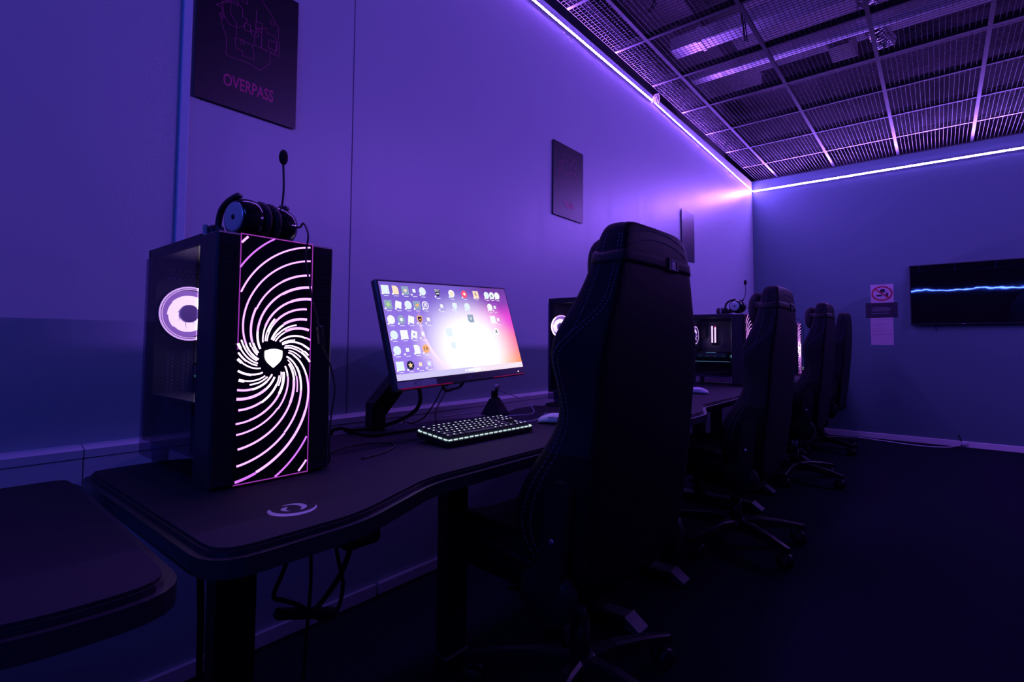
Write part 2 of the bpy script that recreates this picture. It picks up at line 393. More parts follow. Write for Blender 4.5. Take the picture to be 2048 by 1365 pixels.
# ------------------------------------------------------------------ LED strips
def led_strip(name, a, b_, nrm, spec, label, w=0.013, step=0.0175):
    (col, s) = spec
    M[name] = emis(name, col, s); M[name+'_bead'] = M[name]
    a = Vector(a); b_ = Vector(b_); nrm = Vector(nrm); d = b_-a; L = d.length; d.normalize(); up = nrm.cross(d).normalized()
    n = max(2, int(L/step/2)*2); bb = MB()
    rings = []
    for i in range(n+1):
        p = a + d*L*i/n; k = 1.0 if i % 2 == 0 else 0.72
        rings.append([p - up*w/2*k + nrm*0.004, p - up*w/2*k*0.8 + nrm*(0.004+0.0016*k), p + up*w/2*k*0.8 + nrm*(0.004+0.0016*k), p + up*w/2*k + nrm*0.004])
    bb.loft(rings, name, closed=False, smooth=False)
    o = bb.build(name); tag(o, label, 'LED strip')
    tb = MB(); mid = (a+b_)/2
    q = Matrix((d, up, nrm)).transposed()
    tb.box(mid + nrm*0.0019, (L, w*1.15, 0.0038), 'white', rot=q); tb.build('backing_tape', o)
    return o
led_strip('led_strip', (0.004, 0.4, 3.028), (0.004, 3.985, 3.037), (1, 0, 0), LED_LEFT, 'glowing purple strip along the top of the left wall, nearer run', w=0.018)
far = led_strip('led_strip_far', (0.004, 4.015, 3.038), (0.004, 6.975, 2.974), (1, 0, 0), LED_LEFT, 'glowing purple strip on the left wall, run from the wire loop to the corner', w=0.012)
far.name = 'led_strip.001'
o = led_strip('led_strip_back', (0.02, D-0.004, 2.971), (4.2, D-0.004, 2.936), (0, -1, 0), LED_BACK, 'glowing purple strip along the top of the back wall above the television', w=0.018)
o.name = 'led_strip.002'
o = led_strip('led_strip_right', (XR-0.004, 2.3, 3.0), (XR-0.004, 5.5, 3.0), (-1, 0, 0), LED_RIGHT, 'purple strip along the top of the right wall', w=0.02, step=0.2)
o.name = 'led_strip.003'
o = led_strip('led_strip_front', (0.9, YF+0.004, 3.0), (4.2, YF+0.004, 3.0), (0, 1, 0), LED_FRONT, 'violet blue strip along the top of the front wall', w=0.02, step=0.05)
o.name = 'led_strip.004'
def wire_loop():
    b = MB()
    for k in range(3):
        r = 0.028+0.005*k; c = Vector((0.022+0.006*k, 4.0+0.012*k, 3.055))
        b.tube([c + Vector((0.01*math.sin(t), r*math.cos(t), r*1.25*math.sin(t))) for t in [2*PI*i/14 for i in range(15)]], 0.0022, 'cablewhite', n=6, sub=2)
    tag(b.build('wire_loop'), 'small white loop of wire where the two left strips meet', 'cable')
wire_loop()

# ------------------------------------------------------------------ wall hangings
def poster(y0, y1, z0, z1, label, word, seed, tsize, wx):
    rnd = random.Random(seed); W = y1-y0; Hh = z1-z0; b = MB()
    b.box((0.009, (y0+y1)/2, (z0+z1)/2), (0.004, W, Hh), 'poster')
    fr = lambda u, v: Vector((0.0114, y0 + u*W, z0 + v*Hh))
    def line(pts, m='pinkdim', wd=0.0016, close=True):
        P = [fr(*p) for p in pts] + ([fr(*pts[0])] if close else [])
        for i in range(len(P)-1): b.ribbon([P[i], P[i+1]], wd, (1, 0, 0), m)
    # a plain invented street plan: stepped outlines, blocks and small yards
    def blob(cu, cv, ru, rv, n):
        pts = []
        for i in range(n):
            a = 2*PI*i/n; k = 0.72+0.28*rnd.random()
            pts.append((cu+ru*k*math.cos(a), cv+rv*k*math.sin(a)))
        out = []
        for i, p in enumerate(pts):
            q = pts[(i+1) % n]; out.append(p)
            if rnd.random() < 0.5: out.append((q[0], p[1]) if rnd.random() < 0.5 else (p[0], q[1]))
        return out
    line(blob(0.5, 0.62, 0.36, 0.30, 15))
    line(blob(0.34, 0.68, 0.13, 0.12, 9)); line(blob(0.66, 0.58, 0.14, 0.10, 8)); line(blob(0.45, 0.46, 0.12, 0.07, 7))
    for i in range(5):
        u = 0.25+0.5*rnd.random(); v = 0.42+0.38*rnd.random(); du = 0.02+0.07*rnd.random(); dv = 0.02+0.05*rnd.random()
        line([(u, v), (u+du, v), (u+du, v+dv), (u, v+dv)])
    for u, v in ((0.22, 0.62), (0.72, 0.74), (0.42, 0.5)): line(circ(u, v, 0.022, 0.016, 10))
    u = 0.3
    for i in range(2): line([(0.3+0.25*i, 0.78), (0.3+0.25*i, 0.66), (0.36+0.25*i, 0.62), (0.36+0.25*i, 0.52)], close=False)
    if word:
        b.text(word, lambda x, y: Vector((0.0115, y0 + W*0.5 + x, z0 + Hh*0.145 + y)), tsize, 'pink', wx=wx, align='CENTER', bold=0.0008)
    return tag(b.build('poster', normals=False), label, 'poster', 'map posters on the left wall')
poster(0.589, 0.922, 1.79, 2.262, 'large dark poster above the nearest computer, reading OVERPASS', 'OVERPASS', 3, 0.058, 0.62)
poster(2.552, 2.894, 1.806, 2.266, 'dark poster halfway along the left wall, reading TRAIN', 'TRAIN', 11, 0.058, 0.62)
poster(4.592, 4.905, 1.797, 2.26, 'farthest poster, partly hidden behind the top of the nearest chair', '', 19, 0.05, 0.62)

def television():
    t = thing('television', 'wide black flat television on the back wall', 'television', (2.13, D-0.004, 1.235))
    b = MB(); b.box((0, -0.035, 0.318), (1.13, 0.03, 0.636), 'black', bevel=0.004); b.box((0, -0.016, 0.2), (0.7, 0.010, 0.3), 'black'); b.build('housing', t)
    b = MB(); n = 1; b.box((0, -0.0508, 0.323), (1.112, 0.0016, 0.61), 'tvscreen'); b.build('screen', t)
    b = MB(); b.box((-0.145, -0.0505, 0.009), (0.03, 0.001, 0.004), 'brand'); b.build('brand_mark', t)
    for ch in t.children:
        if ch.name in ('housing', 'screen', 'brand_mark'): ch.rotation_euler = (-0.030, 0, 0); ch.location = (0, -0.004, 0)
    b = MB(); b.tube([(-0.36, -0.01, 0.03), (-0.362, -0.012, -0.03), (-0.355, -0.012, -0.07)], 0.003, 'black'); b.build('cable', t)
television()
def notices():
    y = D-0.0012
    fr0 = lambda cx, cz: (lambda u, v: Vector((cx+u, y-0.0008, cz+v)))
    # no food sign
    b = MB(); b.box((1.319, y+0.0004, 1.585), (0.206, 0.0008, 0.215), 'paper'); f = fr0(1.319, 1.592)
    ring = [f(0.088*math.cos(2*PI*i/40), 0.074*math.sin(2*PI*i/40)) for i in range(41)]
    b.ribbon(ring, 0.014, (0, -1, 0), 'redink'); b.ribbon([f(-0.06, 0.05), f(0.06, -0.05)], 0.014, (0, -1, 0), 'redink', h=0.0004)
    b.prism([(-0.018, 0.012), (0.03, 0.012), (0.024, 0.052), (0.012, 0.048), (0.004, 0.054), (-0.006, 0.046), (-0.016, 0.05)], lambda u, v, c: f(u, v)+Vector((0, -c*0.2, 0)), 0.0006, 'ink')
    b.prism(circ(-0.025, -0.022, 0.032, 0.010, 14), lambda u, v, c: f(u, v)+Vector((0, -c*0.2, 0)), 0.0006, 'ink'); b.prism(circ(0.045, -0.012, 0.012, 0.02, 12), lambda u, v, c: f(u, v)+Vector((0, -c*0.2, 0)), 0.0006, 'ink')
    for i in range(9):
        a = math.radians(140-10*i); b.box(f(0.1*math.cos(a), 0.086*math.sin(a)), (0.01, 0.0006, 0.004), 'ink')
    tag(b.build('no_food_sign', normals=False), 'paper with a red ring crossing out food, left of the television', 'sign')
    b = MB(); b.box((1.311, y-0.0006, 1.408), (0.286, 0.001, 0.165), 'ink'); f = fr0(1.311, 1.408)
    for i, wd in enumerate((0.13, 0.18, 0.17, 0.15)):
        b.box(f(-0.005, 0.030-0.013*i)+Vector((0, -0.0008, 0)), (wd, 0.0006, 0.004), 'greytext')
    b.box(f(-0.01, -0.035)+Vector((0, -0.0008, 0)), (0.17, 0.0006, 0.003), 'greytext')
    tag(b.build('dark_notice'), 'dark card with fine print between two sheets of paper', 'notice')
    b = MB(); b.box((1.311, y+0.0004, 1.175), (0.204, 0.0008, 0.302), 'paper'); f = fr0(1.311, 1.175); rnd = random.Random(4)
    def scrib(x0, x1, z):
        x = x0
        while x < x1:
            l = 0.006+0.012*rnd.random(); pts = []; k = 5
            for i in range(k): pts.append(f(x+l*i/(k-1), z+(rnd.random()-0.5)*0.007))
            b.ribbon(pts, 0.0018, (0, -1, 0), 'ink'); x += l+0.004
    for x0, x1, z in ((-0.07, 0.09, 0.128), (-0.035, 0.015, 0.103), (-0.085, 0.085, 0.078), (-0.08, -0.02, 0.06), (-0.085, 0.04, 0.034), (-0.085, 0.09, 0.008), (-0.085, 0.03, -0.007), (-0.085, 0.085, -0.034), (-0.085, -0.03, -0.048)):
        scrib(x0, x1, z)
    tag(b.build('handwritten_notice', normals=False), 'sheet of paper with handwriting, lowest of the notices', 'notice')
notices()

# ------------------------------------------------------------------ desks
ZD = 0.74
def desk_outline(L, ins=0.0):
    # local: x from the back edge (0) to the front, y along the desk
    p = [(0.0, 0.0), (0.70, 0.0), (0.70, 0.235), (0.615, 0.46), (0.615, L-0.36), (0.70, L-0.14), (0.70, L), (0.0, L), (0.0, L-0.16), (-0.0+0.05, L-0.30), (0.05, L-0.50), (0.0, L-0.62), (0.0, 0.42), (0.03, 0.36), (0.03, 0.22), (0.0, 0.16)]
    r = [0.05, 0.07, 0.05, 0.05, 0.05, 0.05, 0.07, 0.05, 0.04, 0.04, 0.04, 0.04, 0.04, 0.03, 0.03, 0.04]
    q = fillet(p, r)
    if ins:
        n = len(q); out = []
        for i in range(n):
            a = Vector(q[i-1]); c = Vector(q[(i+1) % n]); d = (c-a).normalized() if (c-a).length > 1e-9 else Vector((1, 0))
            out.append((q[i][0] - d.y*ins, q[i][1] + d.x*ins))
        return out
    return q
def desk(loc, L, rz, label, mlabel, emblem=True, cols=True):
    t = thing('gaming_desk', label, 'desk', loc, rz, 'black gaming desks in the row')
    out = desk_outline(L)
    b = MB(); b.prism(out, lambda x, y, z: Vector((x, y, 0.702+z)), 0.026, 'desk', side='desk_edge')
    b.prism(desk_outline(L, 0.012), lambda x, y, z: Vector((x, y, 0.728+z)), 0.007, 'desk', side='desk_edge'); b.build('desk_top', t)
    for k, y in enumerate((0.23 if L > 1.6 else 0.12, 0.90, L-0.18)):
        b = MB(); b.box((0.222, y, 0.38), (0.06, 0.085, 0.64), 'leg', bevel=0.006); b.box((0.30, y, 0.69), (0.44, 0.06, 0.024), 'leg')
        if k == 1:
            b.box((0.222, y, 0.03), (0.064, 0.10, 0.06), 'leg', bevel=0.006); b.build('leg', t); continue
        b.box((0.31, y, 0.036), (0.50, 0.07, 0.04), 'leg', bevel=0.008)
        for dx in (0.10, 0.52): b.cyl((dx, y, 0.0), (dx, y, 0.02), 0.022, 'rubber')
        lg = b.build('leg', t)
        for x, sgn in ((0.555, 1), (0.065, -1)):
            b = MB(); b.loft([[Vector((x-sgn*0.004, y-0.036, 0.016)), Vector((x-sgn*0.004, y+0.036, 0.016)), Vector((x-sgn*0.004, y+0.036, 0.057)), Vector((x-sgn*0.004, y-0.036, 0.057))],
                              [Vector((x+sgn*0.052, y-0.034, 0.010)), Vector((x+sgn*0.052, y+0.034, 0.010)), Vector((x+sgn*0.052, y+0.034, 0.020)), Vector((x+sgn*0.052, y-0.034, 0.020))]], 'endcap', smooth=False); b.build('foot_cap', lg)
    # mat covering the whole top
    m = thing('desk_mat', mlabel, 'desk mat', Vector(loc), rz, 'cloth mats on the desks')
    b = MB(); P = desk_outline(L, 0.016); rnd = random.Random(int(L*100)+int(loc[1]*10)); n = len(P)
    N = len(P); top = []; bot = []
    b.prism(P, lambda x, y, z: Vector((x, y, 0.7354+z)), 0.0036, 'mat'); b.build('cloth', m)
    if emblem:
        b = MB(); cx, cy = 0.578, 0.172; z = 0.7392
        def cres(r0, r1, a0, a1, w0):
            o = []; i_ = []
            for k in range(15):
                tt = k/14; a = math.radians(a0+(a1-a0)*tt); wd = w0*math.sin(PI*min(0.999, 0.08+0.92*tt))
                r = r0+(r1-r0)*tt; o.append((cx+(r+wd/2)*math.cos(a), cy+(r+wd/2)*math.sin(a))); i_.append((cx+(r-wd/2)*math.cos(a), cy+(r-wd/2)*math.sin(a)))
            for k in range(14):
                b.face([Vector((*o[k], z)), Vector((*o[k+1], z)), Vector((*i_[k+1], z)), Vector((*i_[k], z))], 'emblem')
        cres(0.034, 0.040, -120, 70, 0.014); cres(0.020, 0.022, 20, 200, 0.011); cres(0.009, 0.016, 190, 330, 0.009)
        b.build('printed_emblem', m, normals=False)
    return t
DESKS = [(0.28, 1.64), (1.975, 1.65), (3.68, 1.65), (5.385, 1.56)]
names = ['black desk nearest the camera with the lit keyboard on it', 'black desk behind the nearest chair', 'black desk next to the third chair', 'black desk at the far corner of the room']
mn = ['dark cloth mat under the nearest computer and lit keyboard', 'dark cloth mat on the desk behind the nearest chair', 'dark cloth mat on the desk by the third chair', 'dark cloth mat on the farthest desk']
XDESK = (0.36, 0.335, 0.295, 0.21)
for i, ((y, L), a, c) in enumerate(zip(DESKS, names, mn)): desk((XDESK[i], y, 0), L, 0, a, c)
desk((0.35, -1.392, 0.0), 1.66, -0.03, 'bare black desk at the lower left, cut off by the picture edge', 'plain dark mat on the desk at the lower left', emblem=False)

# ------------------------------------------------------------------ gaming chairs
def make_chair():
    t = thing('gaming_chair', 'black gaming chair', 'chair', (0, 0, 0), 0, 'black gaming chairs along the desks')
    tab = [(.400, .185, .215, .240, .09), (.46, .193, .245, .285, .15), (.56, .205, .262, .312, .205), (.66, .218, .270, .320, .205), (.76, .228, .268, .282, .155), (.84, .236, .262, .266, .120),
           (.92, .243, .264, .280, .128), (.99, .249, .266, .308, .144), (1.05, .254, .250, .304, .130), (1.11, .258, .226, .266, .110), (1.18, .261, .205, .230, .096), (1.25, .262, .188, .204, .088), (1.30, .259, .172, .184, .078), (1.338, .250, .146, .156, .055)]
    rings = []
    for z, xr, wr, ww, d in tab:
        half = [(xr+0.002, 0.0), (xr+0.001, wr*0.55), (xr-0.0005, wr-0.005), (xr-0.006, wr), (xr-d*0.50, (wr+ww)/2+0.006), (xr-d*0.88, ww), (xr-d, ww-0.022), (xr-d+0.012, ww-0.055), (xr-min(d, .085)+0.0, ww-0.095), (xr-min(d, .085)-0.004, 0.0)]
        L = [Vector((x, -y, z)) for x, y in half]; R = [Vector((x, y, z)) for x, y in half[1:-1]][::-1]
        rings.append(L+R)
    def fm(a, j):
        z = tab[a][0]
        return 'chair_b' if (3 <= j <= 5 or 12 <= j <= 14) and z > 0.7 else 'chair_a'
    b = MB(); b.loft(rings, 'chair_a', facemat=fm); b.build('backrest', t, subsurf=2)
    back_obj = [c for c in t.children if c.name.startswith('backrest')][0]
    bpy.context.view_layer.update()
    bvh = BVHTree.FromObject(back_obj, bpy.context.evaluated_depsgraph_get())
    def side_pt(row, f, sd):
        z, xr, wr, ww, d = row; mid = (wr+ww)/2+0.006
        if f <= 1: x = xr-0.006+(-d*0.50+0.006)*f; y = wr+(mid-wr)*f
        else: g = (f-1)/0.76; x = xr-d*0.50-d*0.38*g; y = mid+(ww-mid)*g
        return Vector((x, sd*y, z))
    def snap(p, lift=0.0006):
        loc, nrm, _, _ = bvh.find_nearest(p); return loc+nrm*lift if nrm else p
    def dashes(P, name, k=0.62, step=0.0085, r=0.0009):
        b = MB(); acc = 0.0; last = P[0]
        for i in range(len(P)-1):
            a, c = P[i], P[i+1]
            if (c-last).length >= step:
                b.tube([last, last+(c-last)*k], r, 'stitch', n=4, smoothpath=False); last = c
        if b.bm.verts: b.build(name, t, normals=False)
    # paired seams that run from the head down the edge, then sweep forward to the wing
    F1 = {1.30: .12, 1.25: .12, 1.18: .16, 1.11: .34, 1.05: .95, .99: 1.45, .92: 1.50, .84: 1.35, .76: 1.25, .66: 1.30, .56: 1.35, .46: 1.2}
    for sd in (-1, 1):
        for off, nm in ((0.0, 0), (0.22, 1)):
            P = [side_pt(r, min(1.74, F1[r[0]]+off), sd) for r in tab[1:-1]]
            dashes([snap(p) for p in catmull(P, 16)], 'side_seam')
        P = [side_pt(r, 1.72 if r[0] < 1.04 else 1.2, sd) for r in tab[6:-1]]
        dashes([snap(p) for p in catmull(P, 16)], 'edge_seam')
    for dz in (0.0, 0.016):
        P = [Vector((0.262, y, 1.318-dz*1.6-1.6*abs(y)**2.2)) for y in (-.16, -.12, -.06, 0, .06, .12, .16)]
        dashes([snap(p) for p in catmull(P, 14)], 'head_seam')
    # seat cushion with raised side bolsters
    rings = []
    for x, w0, zt, zb in ((-.335, .225, .475, .415), (-.325, .25, .505, .385), (-.28, .265, .525, .37), (-.12, .270, .520, .37), (.02, .265, .505, .37), (.13, .245, .49, .375), (.195, .225, .475, .385)):
        rings.append([Vector((x, -w0+.02, zb)), Vector((x, -w0, zb+.04)), Vector((x, -w0, zt-.01)), Vector((x, -w0+.03, zt+.018)), Vector((x, -w0+.085, zt-.005)), Vector((x, -.06, zt-.02)), Vector((x, .06, zt-.02)), Vector((x, w0-.085, zt-.005)), Vector((x, w0-.03, zt+.018)), Vector((x, w0, zt-.01)), Vector((x, w0, zb+.04)), Vector((x, w0-.02, zb))])
    b = MB(); b.loft(rings, 'chair_a'); b.build('seat', t, subsurf=2)
    for sd in (-1, 1):
        P = catmull([Vector((x, sd*(w0-0.002), zt-.03)) for x, w0, zt in ((-.28, .262, .52), (-.12, .268, .515), (.02, .263, .50), (.12, .243, .485))], 14)
        dashes(P, 'seat_seam')
    # head pillow on a strap with a buckle
    rings = []
    for k in range(9):
        a = -1+2*k/8; s = math.sqrt(max(0.02, 1-abs(a)**2.6)); z = 1.222+a*0.088
        rings.append([Vector((0.140 + 0.050*s*math.cos(tt), 0.155*(0.55+0.45*s)*math.sin(tt), z)) for tt in [2*PI*i/14 for i in range(14)]])
    b = MB(); b.loft(rings, 'pillow'); b.build('head_pillow', t, subsurf=1)
    b = MB(); pts = []
    def rearx(z):
        for k in range(len(tab)-1):
            if tab[k][0] <= z <= tab[k+1][0]:
                f = (z-tab[k][0])/(tab[k+1][0]-tab[k][0]); return [tab[k][i]+(tab[k+1][i]-tab[k][i])*f for i in range(5)]
    z = 1.236; _, xr, wr, ww, d = rearx(z)
    ctl = [(xr-d-0.03, 0.13), (xr-d-0.01, ww-0.03), (xr-d*0.6, ww+0.02), (xr-d*0.2, wr+0.02), (xr+0.01, wr-0.01), (xr+0.01, wr*0.5), (xr+0.01, 0)]
    path = catmull([Vector((x, -y, z)) for x, y in ctl] + [Vector((x, y, z)) for x, y in ctl[:-1]][::-1], 6)
    rr = []
    for k, p in enumerate(path):
        if 5 < k < len(path)-6: rr.append([snap(p+Vector((0, 0, dz)), 0.0015) for dz in (-.015, -.005, .005, .015)])
        else: rr.append([p+Vector((0, 0, dz)) for dz in (-.015, -.005, .005, .015)])
    b.loft(rr, 'strap', closed=False)
    so = b.build('strap', t); md = so.modifiers.new('s', 'SOLIDIFY'); md.thickness = 0.003; md.offset = 0
    b = MB(); cx = xr+0.003
    b.box((cx, 0.062, z), (0.009, 0.026, 0.036), 'chrome', bevel=0.003)
    for y in (0.040, 0.084): b.box((cx, y, z), (0.010, 0.016, 0.038), 'black', bevel=0.003)
    for dz in (-.013, .013): b.box((cx+0.003, 0.062, z+dz), (0.007, 0.034, 0.006), 'chrome', bevel=0.002)
    b.build('buckle', t)
    # recline brackets at both sides
    for sd in (-1, 1):
        b = MB(); y0 = sd*0.292; pr = rrect(-0.033, -0.12, 0.033, 0.15, 0.032)
        b.prism(pr, lambda u, v, c: Vector((0.140+u+v*0.12, y0+sd*c, 0.55+v)), 0.022, 'black')
        b.lathe([(0, 0.075), (0.035, 0.075), (0.044, 0.066), (0.046, 0.0)], (0.110, sd*0.268, 0.425), (0, sd, 0), 'black')
        br = b.build('recline_bracket', t)
        b = MB(); b.ball((0.140, sd*0.315, 0.56), (0.008, 0.003, 0.008), 'chrome', 10); b.build('bolt', br)
    b = MB(); b.box((0.0, 0, 0.345), (0.26, 0.22, 0.05), 'black', bevel=0.01); b.box((0.02, 0.19, 0.335), (0.03, 0.2, 0.012), 'black'); b.build('tilt_mechanism', t)
    b = MB(); b.cyl((0, 0, 0.20), (0, 0, 0.33), 0.020, 'chrome'); b.cyl((0, 0, 0.10), (0, 0, 0.23), 0.033, 'black', r2=0.028); b.build('gas_cylinder', t)
    b = MB(); b.lathe([(0, 0.03), (0.005, 0.052), (0.05, 0.048), (0.058, 0.038)], (0, 0, 0.068), (0, 0, 1), 'black'); b.build('base_hub', t)
    leg0 = None; cas0 = None
    for k in range(5):
        a = math.radians(72*k)
        if leg0 is None:
            rings = []
            for r, wd, z, hh in ((0.03, .052, .10, .05), (.12, .046, .108, .046), (.24, .038, .098, .038), (.325, .032, .086, .030), (.345, .024, .084, .026)):
                rings.append([Vector((r, -wd/2, z-hh/2)), Vector((r, wd/2, z-hh/2)), Vector((r, wd/2*.9, z+hh*.35)), Vector((r, wd/2*.55, z+hh/2)), Vector((r, -wd/2*.55, z+hh/2)), Vector((r, -wd/2*.9, z+hh*.35))])
            b = MB(); b.loft(rings, 'black', smooth=False); leg0 = b.build('base_leg', t); lg = leg0
            b = MB(); b.cyl((.325, 0, .045), (.325, 0, .085), .008, 'chrome'); b.box((.322, 0, .052), (.03, .012, .03), 'black', bevel=.004)
            cas0 = b.build('caster', t); cs = cas0
            for sd in (-1, 1):
                b = MB(); b.lathe([(0, .030), (.003, .032), (.018, .032), (.024, .024), (.025, 0.001)], (.318, sd*.006, .032), (0, sd, 0), 'black', n=20); b.build('wheel', cas0)
        else:
            lg = leg0.copy(); COL.objects.link(lg); cs = copy_tree(cas0)
        lg.rotation_euler = (0, 0, a); cs.rotation_euler = (0, 0, a)
    return t
def base_spin(t, deg):
    for c in t.children:
        n = c.name.split('.')[0]
        if n in ('base_leg', 'caster'): c.rotation_euler = (0, 0, c.rotation_euler[2]+math.radians(deg)-t.rotation_euler[2])
CH = [((0.963, 1.325, 0), -0.05, 67, 'nearest gaming chair, big and black with a silver buckle on its strap'),
      ((0.955, 2.85, 0), 0.0, 38, 'second gaming chair from the camera, beside the computer with lit memory sticks'),
      ((0.917, 4.486, 0), 0.0, -19, 'third gaming chair from the camera, with its base in view on the carpet'),
      ((0.87, 5.92, 0), 0.0, 40, 'farthest gaming chair, in front of the back wall')]
chair0 = make_chair()
spun = []
for i, (p, rz, sp, lab) in enumerate(CH):
    c = chair0 if i == 0 else copy_tree(chair0)
    spun.append(c); c.location = p; c.rotation_euler = (0, 0, rz); c['label'] = lab
for c, (p, rz, sp, lab) in zip(spun, CH): base_spin(c, sp)
for ch in spun[1].children:                # the second chair is set a little lower on its gas lift
    if ch.name.split('.')[0] not in ('base_leg', 'caster', 'base_hub', 'gas_cylinder'): ch.location.z -= 0.025
for ch in list(spun[3].children):          # the farthest chair shows no pillow
    if ch.name.split('.')[0] in ('head_pillow', 'strap', 'buckle'): bpy.data.objects.remove(ch)

# ------------------------------------------------------------------ computers
PW, PD, PH = 0.245, 0.392, 0.495
def swirl_lines(b, x, cy, cz, y0, y1, z0, z1, rnd):
    # curved light bars that spiral away from the shield, clipped to the panel
    inside = lambda y, z: y0+0.001 <= y <= y1-0.001 and z0+0.001 <= z <= z1-0.001
    def arm(th0, r_in, r_out, ws):
        r = r_in; seg = []; cuts = []; rr = r_in
        while rr < r_out:
            l = rr*(0.35+0.75*rnd.random()); cuts.append((rr, min(rr+l, r_out), rnd.choice(ws), (rnd.random()-0.5)*0.0022)); rr += l
        for a, c, wd, off in cuts:
            n = max(4, int((c-a)/0.004)); pts = []; run = []
            for i in range(n+1):
                r = a+(c-a)*i/n; th = th0 - 0.60*(r/0.020)**0.66
                y = cy + (r+off)*math.cos(th)*0.92; z = cz + (r+off)*math.sin(th)*1.06
                if inside(y, z): run.append(Vector((x, y, z)))
                else:
                    if len(run) > 2: pts.append(run)
                    run = []
            if len(run) > 2: pts.append(run)
            for run in pts:
                rm = sum(((p.y-cy)**2+(p.z-cz)**2)**.5 for p in run)/len(run)
                m = 'led_hot' if rm < 0.075 else ('led_line' if rm < 0.20 else ('led_line' if rnd.random() < 0.6 else 'led_line2'))
                b.ribbon(run, wd*(0.78 if rm < 0.055 else 1.0), (1, 0, 0), m)
    N = 22
    for k in range(N):
        th = 2*PI*k/N + 0.04*rnd.random()
        arm(th, 0.031+0.007*rnd.random(), 0.34, (0.0034, 0.0041, 0.0052))
    for k in range(N):
        if rnd.random() < 0.5:
            arm(2*PI*(k+0.5)/N, 0.032+0.006*rnd.random(), 0.055+0.04*rnd.random(), (0.0028, 0.0034))
def fan(parent, c, ax, r=0.06):
    ax = Vector(ax).normalized(); x = ax.orthogonal().normalized(); y = ax.cross(x); c = Vector(c)
    b = MB()
    for r0, wd in ((r*1.06, 0.0042), (r*0.985, 0.0022)):
        b.ribbon([c+(x*math.cos(2*PI*i/48)+y*math.sin(2*PI*i/48))*r0 for i in range(49)], wd, ax, 'fan_ring', h=0.012)
    b.lathe([(-0.012, r*1.09), (0.0115, r*1.09), (0.0115, r*1.0), (-0.012, r*1.0)], c, ax, 'black', n=40)
    o = b.build('case_fan', parent)
    for k in range(9):
        b = MB(); a0 = 2*PI*k/9
        for (ra, rb, m) in ((r*0.36, r*0.74, 'fan_hot'), (r*0.74, r*0.95, 'fan_mid')):
            n = 5; A = []; B = []
            for i in range(n+1):
                t = i/n
                for rr, lst in ((ra, A), (rb, B)):
                    an = a0 + t*2*PI/9*1.12 + (rr/r)*0.45
                    lst.append(c+(x*math.cos(an)+y*math.sin(an))*rr + ax*(0.006-0.010*t))
            for i in range(n): b.face([A[i], A[i+1], B[i+1], B[i]], m)
        b.build('fan_blade', o, normals=False)
    b = MB(); b.lathe([(-0.006, r*0.36), (0.010, r*0.36), (0.0125, r*0.30), (0.0125, 0.0)], c, ax, 'fan_hub', n=28); b.build('fan_hub', o)
    return o
